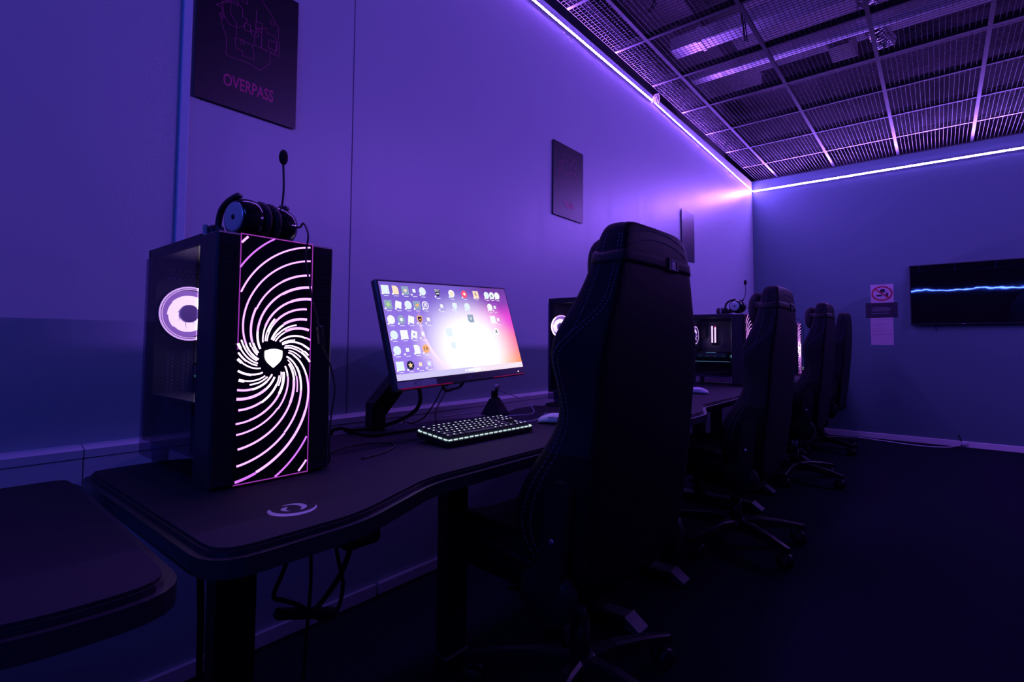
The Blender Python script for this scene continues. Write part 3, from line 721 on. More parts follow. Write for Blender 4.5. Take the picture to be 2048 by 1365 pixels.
def tower(loc, label, style, seed):
    rnd = random.Random(seed)
    t = thing('computer_tower', label, 'computer', loc, 0, 'computer towers with lit fronts')
    b = MB()     # steel chassis: roof, right side, rear plate, inner floor, shroud
    b.box((PD/2-0.04, PW/2, PH-0.012), (PD-0.08, PW, 0.024), 'case', bevel=0.002)
    b.box((PD/2-0.04, PW-0.002, PH/2+0.02), (PD-0.08, 0.004, PH-0.05), 'case')
    b.box((0.004, PW/2, PH/2+0.03), (0.008, PW, PH-0.06), 'casein')
    b.box((PD/2-0.04, PW/2, 0.055), (PD-0.08, PW-0.004, 0.008), 'casein')
    b.box((PD/2-0.04, PW/2+0.004, 0.155), (PD-0.09, PW-0.02, 0.003), 'casein')
    b.box((0.012, 0.006, PH/2+0.02), (0.02, 0.010, PH-0.06), 'case')
    for j in range(3):
        for i in range(18):
            for q in range(2):
                b.box((0.0088, 0.045+0.034*j+0.009*q, 0.105+0.0085*i+0.004*q), (0.0012, 0.0045, 0.0034), 'perf')
    for j in range(12):
        for i in range(3): b.box((0.0088, 0.04+0.012*j+0.006*(i % 2), 0.432+0.010*i), (0.0012, 0.008, 0.006), 'perf')
    b.build('chassis', t)
    b = MB(); b.box((0.152, -0.002, 0.245), (0.308, 0.004, 0.455), 'smoke'); b.build('side_glass', t)
    # front bezel with two mesh intakes
    b = MB(); b.box((PD-0.042, PW/2, PH/2+0.0), (0.084, PW, PH-0.006), 'case', bevel=0.004)
    b.box((PD+0.0004, 0.020, PH/2), (0.001, 0.030, PH-0.05), 'meshblk'); b.box((PD+0.0004, 0.219, PH/2), (0.001, 0.036, PH-0.05), 'meshblk')
    for yc, wd in ((0.020, 0.030), (0.219, 0.036)):
        for i in range(44): b.box((PD+0.0011, yc, 0.03+0.0098*i), (0.0006, wd, 0.0025), 'case')
    b.build('front_bezel', t)
    b = MB(); y0, y1, z0, z1 = 0.042, 0.194, 0.004, 0.492
    b.box((PD+0.001, (y0+y1)/2, (z0+z1)/2), (0.003, y1-y0, z1-z0), 'panel')
    x = PD+0.0031
    for a, c in (((y0, z1-0.001), (y1, z1-0.001)), ((y1-0.001, z1), (y1-0.001, z0)), ((y0, z0+0.001), (y1, z0+0.001)), ((y0+0.001, z1), (y0+0.001, z0+0.26))):
        b.ribbon([Vector((x, *a)), Vector((x, *c))], 0.0022, (1, 0, 0), 'led_edge')
    lp = b.build('light_panel', t, normals=False)
    b = MB(); cy, cz = 0.113, 0.247; swirl_lines(b, x+0.0002, cy, cz, y0, y1, z0, z1, rnd); b.build('light_bars', lp, normals=False)
    b = MB(); sh = fillet([(-0.018, 0.015), (0, 0.019), (0.018, 0.015), (0.018, -0.004), (0.0, -0.020), (-0.018, -0.004)], [0.003, 0.006, 0.003, 0.012, 0.001, 0.012], 4)
    b.prism(sh, lambda u, v, c: Vector((x+0.0004+c, cy+u, cz+v)), 0.0012, 'led_white'); b.build('shield_emblem', lp)
    for px in (0.03, PD-0.03):
        for py in (0.03, PW-0.03):
            b = MB(); b.cyl((px, py, 0), (px, py, 0.022 if px > 0.2 else 0.052), 0.016, 'greylab', r2=0.02, n=14); b.build('foot', t)
    # inside
    b = MB(); b.box((0.15, PW-0.03, 0.31), (0.24, 0.006, 0.28), 'casein'); b.box((0.05, PW-0.05, 0.38), (0.05, 0.03, 0.10), 'black')
    b.box((0.13, PW-0.055, 0.40), (0.06, 0.03, 0.012), 'casein'); b.build('motherboard', t)
    b = MB(); b.box((0.14, 0.15, 0.205), (0.25, 0.11, 0.045), 'black', bevel=0.004); b.box((0.14, 0.092, 0.205), (0.22, 0.004, 0.03), 'casein')
    if style != 'dim':
        for k in range(4): b.box((0.06+0.055*k, 0.0895, 0.196), (0.022, 0.001, 0.003), 'grn')
        b.box((0.14, 0.0895, 0.222), (0.07, 0.001, 0.004), 'ram_cy')
    b.build('graphics_card', t)
    if style == 'ram':
        for k, xx in enumerate((0.128, 0.150)):
            b = MB(); b.box((xx, PW-0.06, 0.345), (0.007, 0.05, 0.135), 'black'); b.box((xx, PW-0.087, 0.350), (0.0105, 0.004, 0.115), 'ram_a'); b.box((xx, PW-0.087, 0.411), (0.0105, 0.004, 0.010), 'ram_red' if k else 'ram_a'); b.build('memory_stick', t)
        b = MB(); b.tube([(0.13+0.05*math.cos(a)+0.02, PW-0.09, 0.31+0.05*math.sin(a)) for a in [PI*0.8+1.3*PI*i/12 for i in range(13)]], 0.002, 'cablewhite'); b.tube([(0.285, PW-0.08, 0.42), (0.287, PW-0.08, 0.36), (0.285, PW-0.08, 0.29)], 0.002, 'cablewhite'); b.build('inner_cable', t)
        b = MB(); b.box((0.275, PW-0.06, 0.40), (0.012, 0.01, 0.028), 'ram_cy'); b.box((0.27, 0.14, 0.195), (0.012, 0.01, 0.018), 'ram_cy'); b.build('indicator', t)
        b = MB(); b.box((0.297, 0.13, 0.27), (0.004, 0.12, 0.16), 'redin'); b.box((0.15, 0.05, 0.158), (0.26, 0.004, 0.003), 'ram_cy'); b.build('glow_strip', t)
    fan(t, (0.022, 0.080, 0.347), (1, 0, 0))
    if style == 'fan': fan(t, (0.17, 0.12, PH-0.045), (0, 0, -1))
    if style == 'twin':
        fan(t, (0.17, 0.12, PH-0.045), (0, 0, -1)); fan(t, (0.045, 0.03, 0.36), (1, -0.5, 0), 0.05)
    return t
PCS = [((0.35, 0.395, ZD), 'nearest computer tower, with a glowing white shield and swirling light bars', 'fan', 5),
       ((0.35, 2.03, ZD), 'computer tower half hidden behind the left edge of the nearest chair', 'twin', 6),
       ((0.372, 3.74, ZD), 'computer tower with two lit memory sticks behind its glass', 'ram', 8),
       ((0.35, 5.55, ZD), 'farthest computer tower, only a lit front strip showing between two chairs', 'fan', 9)]
for a in PCS: tower(*a)

# ------------------------------------------------------------------ headsets
def headset(loc, rz, label, cable_pts=None, mx=0.0):
    # cups side by side on the y axis, headband lying back toward -x
    t = thing('headset', label, 'headset', loc, rz, 'headsets lying on the computers')
    R = 0.044; zc = 0.053
    for sd in (-1, 1):
        c = Vector((0, sd*0.050, zc)); ax = Vector((0, sd, 0))
        b = MB(); b.lathe([(-0.030, R*0.86), (-0.028, R*0.98), (-0.012, R*1.02), (0.0, R), (0.008, R*0.94), (0.016, R*0.86), (0.018, R*0.76), (0.017, 0.0)], c, ax, 'blackgloss', n=36)
        cup = b.build('ear_cup', t)
        b = MB(); b.lathe([(0.0172, R*0.76), (0.0195, R*0.74), (0.0200, R*0.6), (0.0200, 0.0)], c, ax, 'disc', n=36); b.lathe([(0.0201, 0.006), (0.0207, 0.0055), (0.0207, 0.0)], c, ax, 'black', n=14); b.build('metal_disc', cup)
        b = MB(); n = 40; rings = []
        for h, rr in ((-0.029, 0.80), (-0.031, 0.98), (-0.037, 1.06), (-0.043, 1.02), (-0.047, 0.86), (-0.046, 0.66)):
            rings.append([c + ax*h + Vector((math.cos(2*PI*i/n), 0, math.sin(2*PI*i/n)))*R*rr*(1+(0.022 if i % 2 else -0.012)) for i in range(n)])
        b.loft(rings, 'cushion'); b.build('ear_cushion', t)
        b = MB(); y = sd*0.060      # fork holding the cup
        b.tube([(-0.002, y, zc+R+0.004), (-0.034, y, zc+R*0.88), (-0.058, y, zc+R*0.45), (-0.066, y, zc-0.012), (-0.060, y, zc-0.03)], 0.0070, 'band', n=8)
        b.box((0.0, y, zc+R+0.004), (0.020, 0.014, 0.012), 'band', bevel=0.004); b.box((-0.068, y*0.98, zc-0.026), (0.036, 0.012, 0.03), 'band', bevel=0.005); b.build('fork', t)
    b = MB(); prof = []
    pts = [(-0.075, -0.060, 0.024), (-0.100, -0.060, 0.024), (-0.124, -0.042, 0.024), (-0.134, 0.0, 0.024), (-0.124, 0.042, 0.024), (-0.100, 0.060, 0.024), (-0.075, 0.060, 0.024)]
    P = catmull([Vector(p) for p in pts], 6); rings = []
    for i, p in enumerate(P):
        d = (P[min(i+1, len(P)-1)]-P[max(i-1, 0)]).normalized(); nn = Vector((0, 0, 1)).cross(d).normalized()
        rings.append([p + nn*0.009*math.cos(a) + Vector((0, 0, 0.022*math.sin(a))) for a in [2*PI*k/12 for k in range(12)]])
    b.loft(rings, 'band'); hb = b.build('headband', t)
    b = MB(); b.box((-0.094, -0.072, 0.026), (0.012, 0.006, 0.040), 'greylab', rot=Matrix.Rotation(0.15, 3, 'Z'), bevel=0.002); b.build('size_slider', hb)
    b = MB(); b.tube([(-0.016+mx*0.6, 0.056, zc+0.034), (-0.014+mx, 0.062, zc+0.056)], 0.006, 'black', smoothpath=False); b.tube([(-0.014+mx, 0.062, zc+0.054), (-0.012+mx*1.3, 0.064, zc+0.10), (-0.016+mx*1.4, 0.064, zc+0.160)], 0.0025, 'rubber')
    mic = b.build('microphone_boom', t)
    b = MB(); b.ball((-0.016+mx*1.4, 0.064, zc+0.176), (0.0105, 0.0105, 0.019), 'foam', 14); b.build('foam_tip', mic)
    if cable_pts:
        b = MB(); b.tube(cable_pts, 0.0022, 'rubber', n=6); cb = b.build('cable', t)
    return t
HL, HR = Vector((0.612, 0.538, ZD+PH)), 0.2
def hloc(p): return Matrix.Rotation(-HR, 3, 'Z') @ (Vector(p)-HL)
hs = headset(HL, HR, 'headset lying on the nearest computer, microphone pointing up',
        [(0.022, 0.066, 0.058), (0.040, 0.070, 0.054)] + [hloc(p) for p in ((0.70, 0.590, 1.285), (0.748, 0.575, 1.249), (0.757, 0.566, 1.195), (0.757, 0.581, 1.121), (0.757, 0.597, 1.068), (0.757, 0.604, 1.033), (0.757, 0.614, 1.003), (0.756, 0.633, 0.959), (0.759, 0.640, 0.915), (0.756, 0.635, 0.860), (0.757, 0.630, 0.80), (0.73, 0.648, 0.752), (0.66, 0.668, 0.7430), (0.50, 0.69, 0.7430))])
b = MB(); b.box(hloc((0.757, 0.604, 1.035)), (0.012, 0.014, 0.042), 'black', rot=Matrix.Rotation(0.15, 3, 'X'), bevel=0.003); b.build('inline_control', hs)
headset((0.695, 3.85, ZD+PH), 0.0, 'headset on the computer with lit memory sticks, metal disc toward the camera', [(0.040, 0.088, 0.052), (0.066, 0.11, 0.03), (0.084, 0.13, -0.04), (0.085, 0.13, -0.3)], mx=0.038)
headset((0.62, 5.62, ZD+PH), 0.35, 'farthest headset, its microphone showing beside the second chair', [(0.040, 0.088, 0.052), (0.09, 0.09, 0.05), (0.16, 0.10, 0.03), (0.184, 0.10, -0.03), (0.186, 0.105, -0.2)])

# ------------------------------------------------------------------ keyboards
def keyboard(loc, rz, label):
    t = thing('keyboard', label, 'keyboard', loc, rz, 'backlit keyboards')
    # local: x toward the sitter, y to the right along the keys; raised at the back
    tilt = Matrix.Rotation(0.10, 3, 'Y'); Wd, Dp = 0.362, 0.136
    T = lambda p: tilt @ Vector(p) + Vector((0, 0, 0.016))
    b = MB(); b.prism(rrect(-Dp/2, -Wd/2, Dp/2, Wd/2, 0.008), lambda x, y, z: T((x, y, z-0.008)), 0.014, 'black'); b.build('body', t)
    b = MB()
    for a in ((Dp/2-0.004, -1), (-Dp/2+0.004, -1)):
        for k in range(18):
            y = -Wd/2+0.012+k*(Wd-0.024)/17; b.box(T((a[0], y, 0.009)), (0.003, 0.013, 0.003), 'under', rot=tilt)
    for k in range(6):
        for sd in (-1, 1): b.box(T((-Dp/2+0.014+k*0.0215, sd*(Wd/2-0.004), 0.009)), (0.014, 0.003, 0.003), 'under', rot=tilt)
    b.build('backlight', t)
    u = 0.01905; x0 = -Dp/2+0.0145; yl = -Wd/2+0.0095
    rows = [[(0, 1)]+[(2+i, 1) for i in range(4)]+[(6.5+i, 1) for i in range(4)]+[(11+i, 1) for i in range(4)]+[(15.25+i, 1) for i in range(3)],
            [(i, 1) for i in range(13)]+[(13, 2)]+[(15.25+i, 1) for i in range(3)],
            [(0, 1.5)]+[(1.5+i, 1) for i in range(12)]+[(13.5, 1.5)]+[(15.25+i, 1) for i in range(3)],
            [(0, 1.75)]+[(1.75+i, 1) for i in range(11)]+[(12.75, 2.25)],
            [(0, 2.25)]+[(2.25+i, 1) for i in range(10)]+[(12.25, 2.75)]+[(16.25, 1)],
            [(0, 1.25), (1.25, 1.25), (2.5, 1.25), (3.75, 6.25), (10, 1.25), (11.25, 1.25), (12.5, 1.25), (13.75, 1.25)]+[(15.25+i, 1) for i in range(3)]]
    proto = {}
    for ri, row in enumerate(rows):
        for (c, wd) in row:
            x = x0+ri*u*1.06+(0.0 if ri else -0.002); y = yl+(c+wd/2)*u*0.992
            key = (wd, ri)
            if key not in proto:
                kb = MB(); hw = wd*u/2-0.0008; hx = u/2-0.0008; z0, z1 = 0.008, 0.0185
                ring = lambda s, z: [Vector((-hx*s, -hw+hx*(1-s), z)), Vector((hx*s, -hw+hx*(1-s), z)), Vector((hx*s, hw-hx*(1-s), z)), Vector((-hx*s, hw-hx*(1-s), z))]
                kb.loft([ring(1, z0), ring(0.97, z0+0.004), ring(0.72, z1)], 'key', smooth=False)
                if wd < 6:
                    kb.box((-0.0018, -0.0005 if wd <= 1 else -hw*0.3, z1+0.0002), (0.0036, 0.0052 if ri else 0.0064, 0.0004), 'legend')
                o = kb.build('key', t); proto[key] = o
            else: o = proto[key].copy(); COL.objects.link(o)
            o.location = T((x, y, 0)); o.rotation_euler = (0, 0.10, 0)
    for sd in (-1, 1):
        b = MB(); b.box((-Dp/2+0.012, sd*0.14, 0.007), (0.006, 0.03, 0.014), 'black'); b.build('rear_foot', t)
    return t
KZ = ZD+0.0005
kb1 = keyboard((0.715, 1.150, KZ), -0.03, 'keyboard with glowing white keys in front of the screen')
keyboard((0.70, 6.28, KZ), 0.0, 'farthest keyboard, a small white glow beside the lit tower strip')

# ------------------------------------------------------------------ monitor
def screen_mat():
    m = bpy.data.materials.new('screen_wallpaper'); m.use_nodes = True; nt = m.node_tree
    for n in list(nt.nodes): nt.nodes.remove(n)
    N = nt.nodes; Lk = nt.links
    out = N.new('ShaderNodeOutputMaterial'); e = N.new('ShaderNodeEmission'); Lk.new(e.outputs[0], out.inputs[0])
    uv = N.new('ShaderNodeUVMap'); uv.uv_map = 'UVMap'
    def dist(cx, cy, sx, sy):
        mp = N.new('ShaderNodeMapping'); mp.inputs['Location'].default_value = (-cx*sx, -cy*sy, 0); mp.inputs['Scale'].default_value = (sx, sy, 0)
        Lk.new(uv.outputs[0], mp.inputs[0]); l = N.new('ShaderNodeVectorMath'); l.operation = 'LENGTH'; Lk.new(mp.outputs[0], l.inputs[0]); return l.outputs['Value']
    def ramp(v, stops):
        r = N.new('ShaderNodeValToRGB'); cr = r.color_ramp; cr.interpolation = 'EASE'
        while len(cr.elements) < len(stops): cr.elements.new(0.5)
        for el, (p, c) in zip(cr.elements, stops): el.position = p; el.color = (*c, 1)
        Lk.new(v, r.inputs[0]); return r.outputs[0]
    def mix(f, a, b):
        x = N.new('ShaderNodeMix'); x.data_type = 'RGBA'; Lk.new(f, x.inputs['Factor']); Lk.new(a, x.inputs['A']); Lk.new(b, x.inputs['B']); return x.outputs['Result']
    sep = N.new('ShaderNodeSeparateXYZ'); Lk.new(uv.outputs[0], sep.inputs[0])
    # plain violet at the left, pink at the right turning orange toward the lower corner
    right = ramp(sep.outputs['Y'], [(0.05, (1.0, 0.30, 0.12)), (0.32, (1.0, 0.16, 0.36)), (0.60, (0.85, 0.07, 0.72)), (0.85, (0.26, 0.06, 0.48)), (1.0, (0.16, 0.05, 0.38))])
    left = ramp(sep.outputs['Y'], [(0.0, (0.36, 0.22, 0.88)), (0.5, (0.32, 0.20, 0.84)), (1.0, (0.19, 0.11, 0.62))])
    fx = N.new('ShaderNodeMapRange'); fx.interpolation_type = 'SMOOTHSTEP'; fx.inputs['From Min'].default_value = 0.5; fx.inputs['From Max'].default_value = 0.86; Lk.new(sep.outputs['X'], fx.inputs[0])
    base = mix(fx.outputs[0], left, right)
    d = dist(0.58, 0.26, 1.0, 0.66)
    halo = N.new('ShaderNodeMapRange'); halo.interpolation_type = 'SMOOTHSTEP'; halo.inputs['From Min'].default_value = 0.47; halo.inputs['From Max'].default_value = 0.12; Lk.new(d, halo.inputs[0])
    wh = N.new('ShaderNodeRGB'); wh.outputs[0].default_value = (1.25, 1.2, 1.25, 1)
    c1 = mix(halo.outputs[0], base, wh.outputs[0])
    # thin bright rim of the big sphere at the lower left
    d2 = dist(0.66, 0.58, 1.0, 0.62)
    rim = ramp(d2, [(0.0, (0, 0, 0)), (0.425, (0, 0, 0)), (0.437, (1, 1, 1)), (0.455, (0.25, 0.25, 0.25)), (0.56, (0, 0, 0))])
    low = N.new('ShaderNodeMapRange'); low.inputs['From Min'].default_value = 0.75; low.inputs['From Max'].default_value = 0.25; Lk.new(sep.outputs['Y'], low.inputs[0])
    rm = N.new('ShaderNodeMath'); rm.operation = 'MULTIPLY'; Lk.new(rim, rm.inputs[0])
    lx = N.new('ShaderNodeMapRange'); lx.inputs['From Min'].default_value = 0.62; lx.inputs['From Max'].default_value = 0.5; Lk.new(sep.outputs['X'], lx.inputs[0])
    lm = N.new('ShaderNodeMath'); lm.operation = 'MULTIPLY'; Lk.new(low.outputs[0], lm.inputs[0]); Lk.new(lx.outputs[0], lm.inputs[1]); Lk.new(lm.outputs[0], rm.inputs[1])
    pk = N.new('ShaderNodeRGB'); pk.outputs[0].default_value = (1.2, 0.85, 1.1, 1)
    c2 = mix(rm.outputs[0], c1, pk.outputs[0])
    Lk.new(c2, e.inputs[0]); e.inputs[1].default_value = 1.0
    return m
M['screen'] = screen_mat()
for nme, c in dict(s_white=(0.95, 0.97, 1.0), s_bar=(0.66, 0.60, 0.95), s_barw=(0.95, 0.8, 0.95), s_teal=(0.30, 0.40, 0.55), s_pale=(0.80, 0.92, 1.0), s_red=(1.0, 0.10, 0.20), s_or=(1.0, 0.48, 0.22), s_cream=(1.0, 0.80, 0.60), s_dark=(0.02, 0.02, 0.06), s_green=(0.45, 0.7, 0.30), s_box=(0.32, 0.20, 0.75), s_vio=(0.35, 0.25, 0.75), s_gold=(1.0, 0.72, 0.35)).items(): M[nme] = emis('screen_'+nme[2:], c, 1.0)
def monitor():
    # corner fit: 27 inch panel leaning back, rolled a little
    t = thing('monitor', 'bright desktop monitor with a sticker reading PC 2 on its chin', 'monitor', (0, 0, 0))
    tl = Vector((0.500, 0.932, 1.211)); tr = Vector((0.500, 1.543, 1.236)); bl = Vector((0.595, 0.938, 0.881)); br = Vector((0.595, 1.528, 0.906))
    o = bl; U = ((br-bl)+(tr-tl))/2; Wd = U.length; U.normalize(); V = ((tl-bl)+(tr-br))/2; V = (V-U*V.dot(U)); Hh = V.length; V.normalize(); Nn = U.cross(V)
    fr = lambda u, v, n=0.0: o+U*u+V*v+Nn*n
    q = Matrix((U, V, Nn)).transposed()
    b = MB(); b.box(fr(Wd/2, Hh/2, -0.012), (Wd, Hh, 0.024), 'bezel', rot=q, bevel=0.004); b.box(fr(Wd/2, Hh/2, -0.035), (Wd*0.55, Hh*0.6, 0.03), 'black', rot=q, bevel=0.01)
    b.text('AOC', lambda x, y: fr(Wd*0.505+x, 0.0085+y, 0.0006), 0.015, 'brand', wx=1.0, align='CENTER'); hs = b.build('housing', t)
    b = MB(); b.box(fr(Wd*0.20, 0.003, 0.0004), (Wd*0.34, 0.003, 0.0014), 'redtrim', rot=q); b.box(fr(Wd*0.84, 0.003, 0.0004), (Wd*0.28, 0.003, 0.0014), 'redtrim', rot=q); b.build('red_trim', t)
    b = MB(); b.box(fr(0.082, 0.0145, 0.0006), (0.15, 0.019, 0.0008), 'sticker', rot=q); b.text('PC 2', lambda x, y: fr(0.082+x, 0.009+y, 0.0012), 0.0155, 'ink', align='CENTER'); b.build('sticker', t, normals=False)
    b = MB(); b.ball(fr(Wd*0.93, 0.013, 0.001), 0.0022, 'dot', 8); b.build('power_light', t)
    # screen surface with its desktop
    b = MB(); s0, s1, v0, v1 = 0.010, Wd-0.008, 0.028, Hh-0.008
    SW, SH = s1-s0, v1-v0
    ff = b.face([fr(s0, v0, 0.0006), fr(s1, v0, 0.0006), fr(s1, v1, 0.0006), fr(s0, v1, 0.0006)], 'screen')
    uvl = b.bm.loops.layers.uv.new('UVMap')
    for lp, cc in zip(ff.loops, ((0, 0), (1, 0), (1, 1), (0, 1))): lp[uvl].uv = cc
    P = lambda u, v, k=1: fr(s0+u*SW, v0+v*SH, 0.0006+0.0003*k)
    def poly(pts, m, k=1): b.face([P(u, v, k) for u, v in pts], m)
    poly([(0, 0), (0.55, 0), (0.55, 0.062), (0, 0.062)], 's_bar'); poly([(0.55, 0), (1, 0), (1, 0.062), (0.55, 0.062)], 's_barw')
    poly([(0.50, 0.016), (0.61, 0.016), (0.61, 0.046), (0.50, 0.046)], 's_white', 2)
    for u in (0.485, 0.635): poly(circ(u, 0.031, 0.008, 0.014, 8), 's_white', 2)
    for u in (0.88, 0.895, 0.91, 0.93, 0.945): poly([(u, 0.025), (u+0.008, 0.025), (u+0.008, 0.038), (u, 0.038)], 's_white', 2)
    a = SW/SH
    def label(u, v, w=0.03): poly([(u-w/2, v-0.066), (u+w/2, v-0.066), (u+w/2, v-0.060), (u-w/2, v-0.060)], 's_white')
    def arrow(u, v): poly([(u-0.027, v-0.052), (u-0.016, v-0.052), (u-0.016, v-0.033), (u-0.027, v-0.033)], 's_white', 3)
    def icon(u, v, kind, c='s_white', sc=1.0):
        r = 0.024*sc; rv = r*a
        if kind == 'c': poly(circ(u, v, r, rv, 18), c)
        elif kind == 's': poly([(u-r, v-rv), (u+r, v-rv), (u+r, v+rv), (u-r, v+rv)], c)
        elif kind == 'd': poly([(u-r*.8, v-rv), (u+r*.8, v-rv), (u+r*.8, v+rv*.5), (u+r*.3, v+rv), (u-r*.8, v+rv)], c)
        elif kind == 'h': poly([(u-r*.8, v+rv*.8), (u, v+rv), (u+r*.8, v+rv*.8), (u+r*.75, v-rv*.2), (u, v-rv), (u-r*.75, v-rv*.2)], c)
        elif kind == 'b':
            for x0, y0, x1, y1 in ((-1, -1, 1, -.92), (-1, .92, 1, 1), (-1, -1, -.92, 1), (.92, -1, 1, 1)): poly([(u+r*x0, v+rv*y0), (u+r*x1, v+rv*y0), (u+r*x1, v+rv*y1), (u+r*x0, v+rv*y1)], 's_vio')
            poly([(u-r*.4, v-rv*.4), (u+r*.45, v-rv*.4), (u+r*.45, v+rv*.45), (u-r*.4, v+rv*.45)], c)
        elif kind == 'p': poly([(u-r*.8, v+rv*.2), (u-r*.5, v+rv), (u+r, v+rv*.6), (u+r*.6, v-rv), (u-r, v-rv*.6)], c)
        label(u, v); arrow(u, v)
    R_ = [0.915, 0.760, 0.605, 0.450, 0.295, 0.140]; C_ = [0.035, 0.100, 0.165, 0.225, 0.285]
    rows = [[('s', 's_pale'), ('d', 's_cream'), ('s', 's_teal'), ('b', 's_white'), ('c', 's_pale')],
            [('s', 's_teal'), ('p', 's_white'), ('c', 's_pale'), ('s', 's_teal'), ('c', 's_white')],
            [('c', 's_white'), ('c', 's_teal'), ('p', 's_white'), ('h', 's_or'), ('b', 's_white')],
            [('c', 's_pale'), ('s', 's_white'), ('p', 's_white'), ('b', 's_white')],
            [('c', 's_pale'), ('b', 's_white'), ('d', 's_white'), ('c', 's_or')],
            [('s', 's_pale'), ('c', 's_dark'), ('b', 's_cream'), ('b', 's_pale')]]
    for v, row in zip(R_, rows):
        for u, (k, c) in zip(C_, row): icon(u, v, k, c)
    # marks on the icons
    poly(circ(C_[0], R_[1], .012, .012*a, 12), 's_green', 2); poly([(C_[2]-.012, R_[0]+.012), (C_[2]+.012, R_[0]+.012), (C_[2]+.005, R_[0]-.02), (C_[2]-.005, R_[0]-.02)], 's_cream', 2)
    poly([(C_[3]-.016, R_[1]), (C_[3]+.014, R_[1]+.02), (C_[3]+.006, R_[1]-.022)], 's_or', 2)
    poly(circ(C_[4], R_[1], .018, .018*a, 16), 's_vio', 2); poly([(C_[4]-.011, R_[1]-.016), (C_[4]-.004, R_[1]-.016), (C_[4], R_[1]+.006), (C_[4]+.004, R_[1]-.016), (C_[4]+.011, R_[1]-.016), (C_[4]+.003, R_[1]+.026), (C_[4]-.003, R_[1]+.026)], 's_white', 3)
    poly([(C_[3]-.013, R_[2]+.03), (C_[3]+.013, R_[2]+.03), (C_[3]+.012, R_[2]-.008), (C_[3], R_[2]-.03), (C_[3]-.012, R_[2]-.008)], 's_dark', 2); poly([(C_[3]-.007, R_[2]-.002), (C_[3]+.007, R_[2]+.014), (C_[3]+.004, R_[2]-.012)], 's_or', 3)
    poly(circ(C_[1], R_[2], .010, .010*a, 12), 's_white', 2); poly([(C_[2]-.006, R_[3]-.008), (C_[2]+.004, R_[3]-.012), (C_[2]+.006, R_[3]+.008), (C_[2]-.004, R_[3]+.012)], 's_vio', 2)
    poly([(C_[1]+.016*math.cos(PI/2+PI*i/5)*(1 if i % 2 == 0 else .45), R_[5]+.016*a*math.sin(PI/2+PI*i/5)*(1 if i % 2 == 0 else .45)) for i in range(10)], 's_gold', 2)
    b.text('EA', lambda x, y: P(C_[3]+x/SW, R_[4]-.014+y/SH, 2), 0.016, 's_dark', align='CENTER')
    T_ = [(0.395, 'h', 's_dark'), (0.505, 'c', 's_white'), (0.610, 'c', 's_red'), (0.712, 's', 's_cream'), (0.810, 'c', 's_pale'), (0.860, 'c', 's_white'), (0.910, 'c', 's_white')]
    for u, k, c in T_: icon(u, 0.905, k, c, 1.0)
    b.text('EPIC', lambda x, y: P(0.395+x/SW, 0.915+y/SH, 2), 0.0135, 's_white', align='CENTER', wx=0.8); poly([(0.383, 0.89), (0.407, 0.89), (0.407, 0.902), (0.383, 0.902)], 's_white', 2)
    b.text('R', lambda x, y: P(0.712+x/SW, 0.888+y/SH, 2), 0.019, 's_dark', align='CENTER')
    poly([(0.600, 0.915), (0.618, 0.925), (0.622, 0.895), (0.608, 0.89)], 's_white', 2)
    poly(circ(0.505, 0.905, .013, .013*a, 12), 's_cream', 2); poly(circ(0.858, 0.900, .010, .010*a, 10), 's_teal', 2)
    for u, k, c in ((0.405, 'b', 's_white'), (0.51, 'h', 's_pale'), (0.612, 'c', 's_pale'), (0.815, 'c', 's_white'), (0.862, 'b', 's_pale')): icon(u, 0.755, k, c)
    for u, v, k, c in ((0.62, 0.615, 's', 's_teal'), (0.818, 0.60, 's', 's_white'), (0.866, 0.60, 'b', 's_white'), (0.823, 0.45, 'c', 's_white'), (0.42, 0.46, 's', 's_pale'), (0.432, 0.31, 'h', 's_pale')): icon(u, v, k, c)
    poly([(0.610, 0.635), (0.615, 0.635), (0.620, 0.610), (0.625, 0.635), (0.630, 0.635), (0.621, 0.592), (0.619, 0.592)], 's_white', 2)
    poly([(0.814, 0.435), (0.819, 0.435), (0.823, 0.455), (0.827, 0.435), (0.832, 0.435), (0.825, 0.475), (0.821, 0.475)], 's_dark', 2)
    b.build('screen', t, normals=False)
    # stand: plate, post and slanted arm
    b = MB(); b.prism(rrect(0.335, 0.925, 0.500, 1.115, 0.03), lambda x, y, z: Vector((x, y, ZD+0.0002+z)), 0.008, 'black'); b.build('stand_base', t)
    b = MB(); b.box((0.415, 1.0, ZD+0.052), (0.046, 0.052, 0.09), 'black', bevel=0.006); b.build('stand_post', t)
    b = MB(); p0 = Vector((0.415, 1.0, ZD+0.07)); p1 = fr(Wd*0.36, Hh*0.48, -0.055); dv = (p1-p0).normalized(); sx = Vector((1, 0, 0)); sx = (sx-dv*sx.dot(dv)).normalized(); sy = dv.cross(sx)
    b.loft([[p0+sx*.022+sy*.03, p0-sx*.022+sy*.03, p0-sx*.022-sy*.03, p0+sx*.022-sy*.03], [p1+sx*.018+sy*.026, p1-sx*.018+sy*.026, p1-sx*.018-sy*.026, p1+sx*.018-sy*.026]], 'black', smooth=False)
    b.box(p1, (0.10, 0.10, 0.02), 'black', rot=q, bevel=0.004); b.build('stand_arm', t)
    b = MB(); b.tube([fr(0.10, 0.06, -0.03), fr(0.11, -0.03, -0.035), (0.50, 1.06, 0.79), (0.43, 1.00, 0.755), (0.40, 0.93, 0.752), (0.37, 0.90, 0.757), (0.345, 0.885, 0.735), (0.33, 0.88, 0.62)], 0.006, 'rubber'); b.build('power_cable', t)
    b = MB(); b.tube([fr(0.20, 0.06, -0.03), fr(0.21, -0.01, -0.03), (0.535, 1.225, 0.868), (0.53, 1.26, 0.874), fr(0.32, 0.02, -0.035), fr(0.34, 0.06, -0.03)], 0.005, 'rubber'); b.build('signal_cable', t)
monitor()

